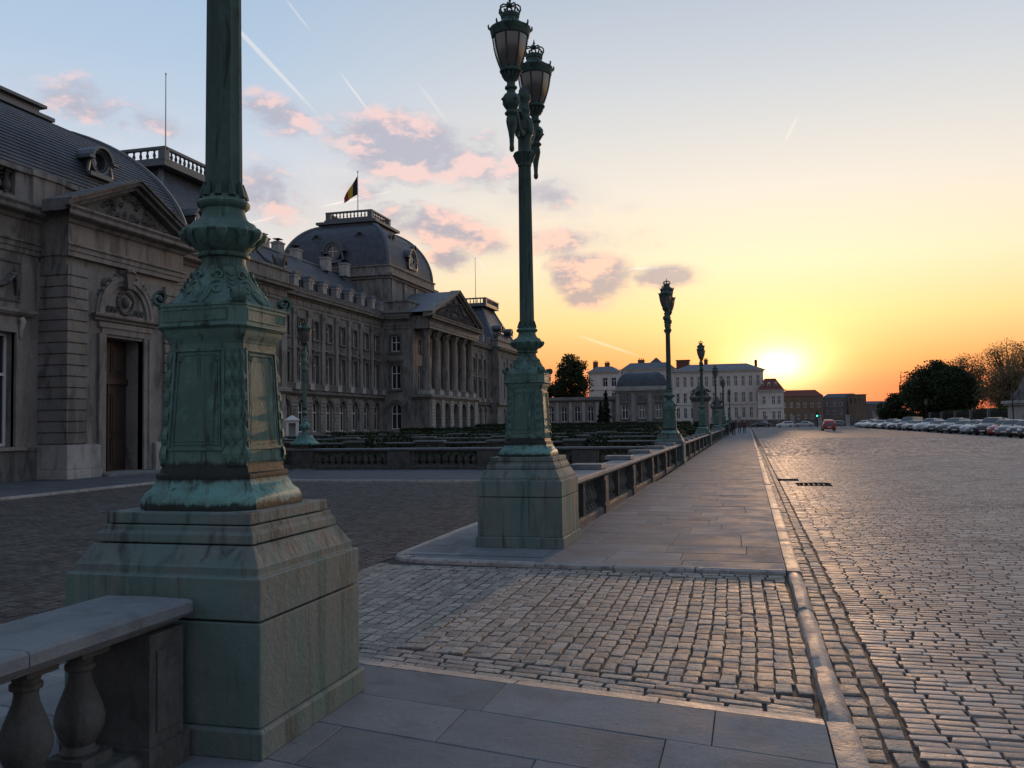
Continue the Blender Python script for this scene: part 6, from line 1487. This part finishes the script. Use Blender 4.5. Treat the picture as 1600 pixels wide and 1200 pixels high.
def post_lamp(loc, label, h=4.2):
    o = empty('park_lamp', loc, 0, label, 'street lamp'); MB().lathe([(.16, 0), (.14, .4), (.08, .5), (.06, .9), (.05, h - .4), (.09, h - .3), (.05, h - .2)], 10).build('post', MT['iron'], o, 40); m = MB(); m.rings([[(s * x, s * y, z) for x, y in ((1, 0), (.5, .87), (-.5, .87), (-1, 0), (-.5, -.87), (.5, -.87))] for s, z in ((.11, h - .2), (.22, h + .4))]); m.build('glass', MT['lampglass'], o); MB().lathe([(.27, h + .4), (.2, h + .52), (.06, h + .62), (.03, h + .75)], 6).build('hood', MT['iron'], o)
post_lamp((24.7, 95, 0), 'dark lamp post in front of the pale statue pedestal', 3.6); post_lamp((25.0, 140, 0), 'dark lamp post by the park railing halfway along the cars', 3.8); post_lamp((24.5, 178, 0), 'dark lamp post by the far end of the park railing', 3.8)
tl = empty('traffic_light', (14.6, 205, Z_ROAD), 0, 'traffic light showing green at the far end of the road', 'traffic light'); MB().lathe([(.09, 0), (.07, 2.4)], 8).build('post', MT['iron'], tl); MB().box(-.22, .22, -.15, .15, 2.4, 3.5).build('housing', MT['iron'], tl)
def lens(z, c, e):
    m, t, b = new_mat('signal_lens'); b.inputs['Base Color'].default_value = (*c, 1)
    if e: b.inputs['Emission Color'].default_value = (*c, 1); b.inputs['Emission Strength'].default_value = e
    g = MB(); g.rings([[(.15 * s * math.cos(2 * math.pi * k / 12), -.15 + y, z + .15 * s * math.sin(2 * math.pi * k / 12)) for k in range(12)] for s, y in ((1, 0), (1, -.03), (.6, -.06))]); g.build('signal_lens', m, tl)
lens(2.6, (.03, 1, .42), 5.0); lens(2.95, (.1, .06, .01), 0); lens(3.3, (.12, .01, .01), 0)

# ------------------------------------------------------------------ people
def cloth_mat(name, bands):
    m, t, b = new_mat(name); s = t.node('ShaderNodeSeparateXYZ'); t.l.new(coords(t), s.inputs[0])
    t.l.new(t.ramp(t.math('MULTIPLY', s.outputs[2], .5), [(z / 2, c) for z, c in bands], 'CONSTANT'), b.inputs['Base Color']); b.inputs['Roughness'].default_value = .85; return m
def person(loc, rz, label, coat, legs, h=1.72, step=.22):
    k = h / 1.72; V = {'pel': (0, 0, .92, .15), 'waist': (0, 0, 1.08, .14), 'chest': (0, .01, 1.30, .165), 'neck': (0, .0, 1.46, .065), 'chin': (0, .02, 1.55, .085), 'head': (0, .02, 1.64, .10), 'top': (0, .01, 1.72, .05)}
    for s, n in ((-1, 'l'), (1, 'r')):
        d = step * s; V['hip' + n] = (s * .09, 0, .86, .10); V['knee' + n] = (s * .095, d * .55, .48, .065); V['ank' + n] = (s * .095, d - (.05 if s < 0 else 0), .08, .045); V['toe' + n] = (s * .10, d + .14, .035, .035)
        V['sh' + n] = (s * .18, 0, 1.40, .07); V['elb' + n] = (s * .24, -d * .35, 1.13, .05); V['wr' + n] = (s * .23, -d * .7 + .05, .89, .035); V['hand' + n] = (s * .22, -d * .75 + .07, .80, .032)
    ids = {n: i for i, n in enumerate(V)}; E_ = [('pel', 'waist'), ('waist', 'chest'), ('chest', 'neck'), ('neck', 'chin'), ('chin', 'head'), ('head', 'top')]
    for n in 'lr': E_ += [('pel', 'hip' + n), ('hip' + n, 'knee' + n), ('knee' + n, 'ank' + n), ('ank' + n, 'toe' + n), ('chest', 'sh' + n), ('sh' + n, 'elb' + n), ('elb' + n, 'wr' + n), ('wr' + n, 'hand' + n)]
    me = bpy.data.meshes.new('person'); me.from_pydata([(x * k, y * k, z * k) for x, y, z, r in V.values()], [(ids[a], ids[b]) for a, b in E_], []); o = inst('person', me, None, loc, (0, 0, rz)); tag(o, label, 'person', 'people walking on the far pavement')
    me.materials.append(cloth_mat('clothes', [(0, (.015, .014, .013, 1)), (.07 * k, (*legs, 1)), (.90 * k, (*coat, 1)), (1.475 * k, (.42, .27, .20, 1)), (1.655 * k, (.03, .022, .016, 1))]))
    sm = o.modifiers.new('skin', 'SKIN'); sm.use_smooth_shade = True
    for i, (x, y, z, r) in enumerate(V.values()): me.skin_vertices[0].data[i].radius = (r * k * (1.15 if 1.0 < z < 1.42 and abs(x) < .1 else 1), r * k * .9)
    for v in me.skin_vertices[0].data: v.use_root = False
    me.skin_vertices[0].data[0].use_root = True; o.modifiers.new('subdivision', 'SUBSURF').levels = 1
person((-1.55, 100, 0), 0, 'person in black walking away on the far pavement, nearest of the group', (.018, .018, .02), (.02, .02, .025), 1.75, .22)
person((-2.0, 112, 0), .1, 'person in dark coat walking beside the balustrade on the far pavement', (.03, .025, .025), (.025, .028, .04), 1.66, .2)
person((-1.1, 118, 0), -.1, 'person in brownish jacket walking, middle of the far pavement group', (.09, .06, .05), (.02, .02, .02), 1.78, .24); person((-.5, 114, 0), 0, 'person in dark red jacket walking nearest the road on the far pavement', (.10, .03, .028), (.02, .02, .025), 1.7, .2)
person((-2.1, 92, 0), 3.0, 'small person in dark clothes next to the farthest balustrade', (.03, .03, .032), (.02, .02, .02), 1.45, .15)
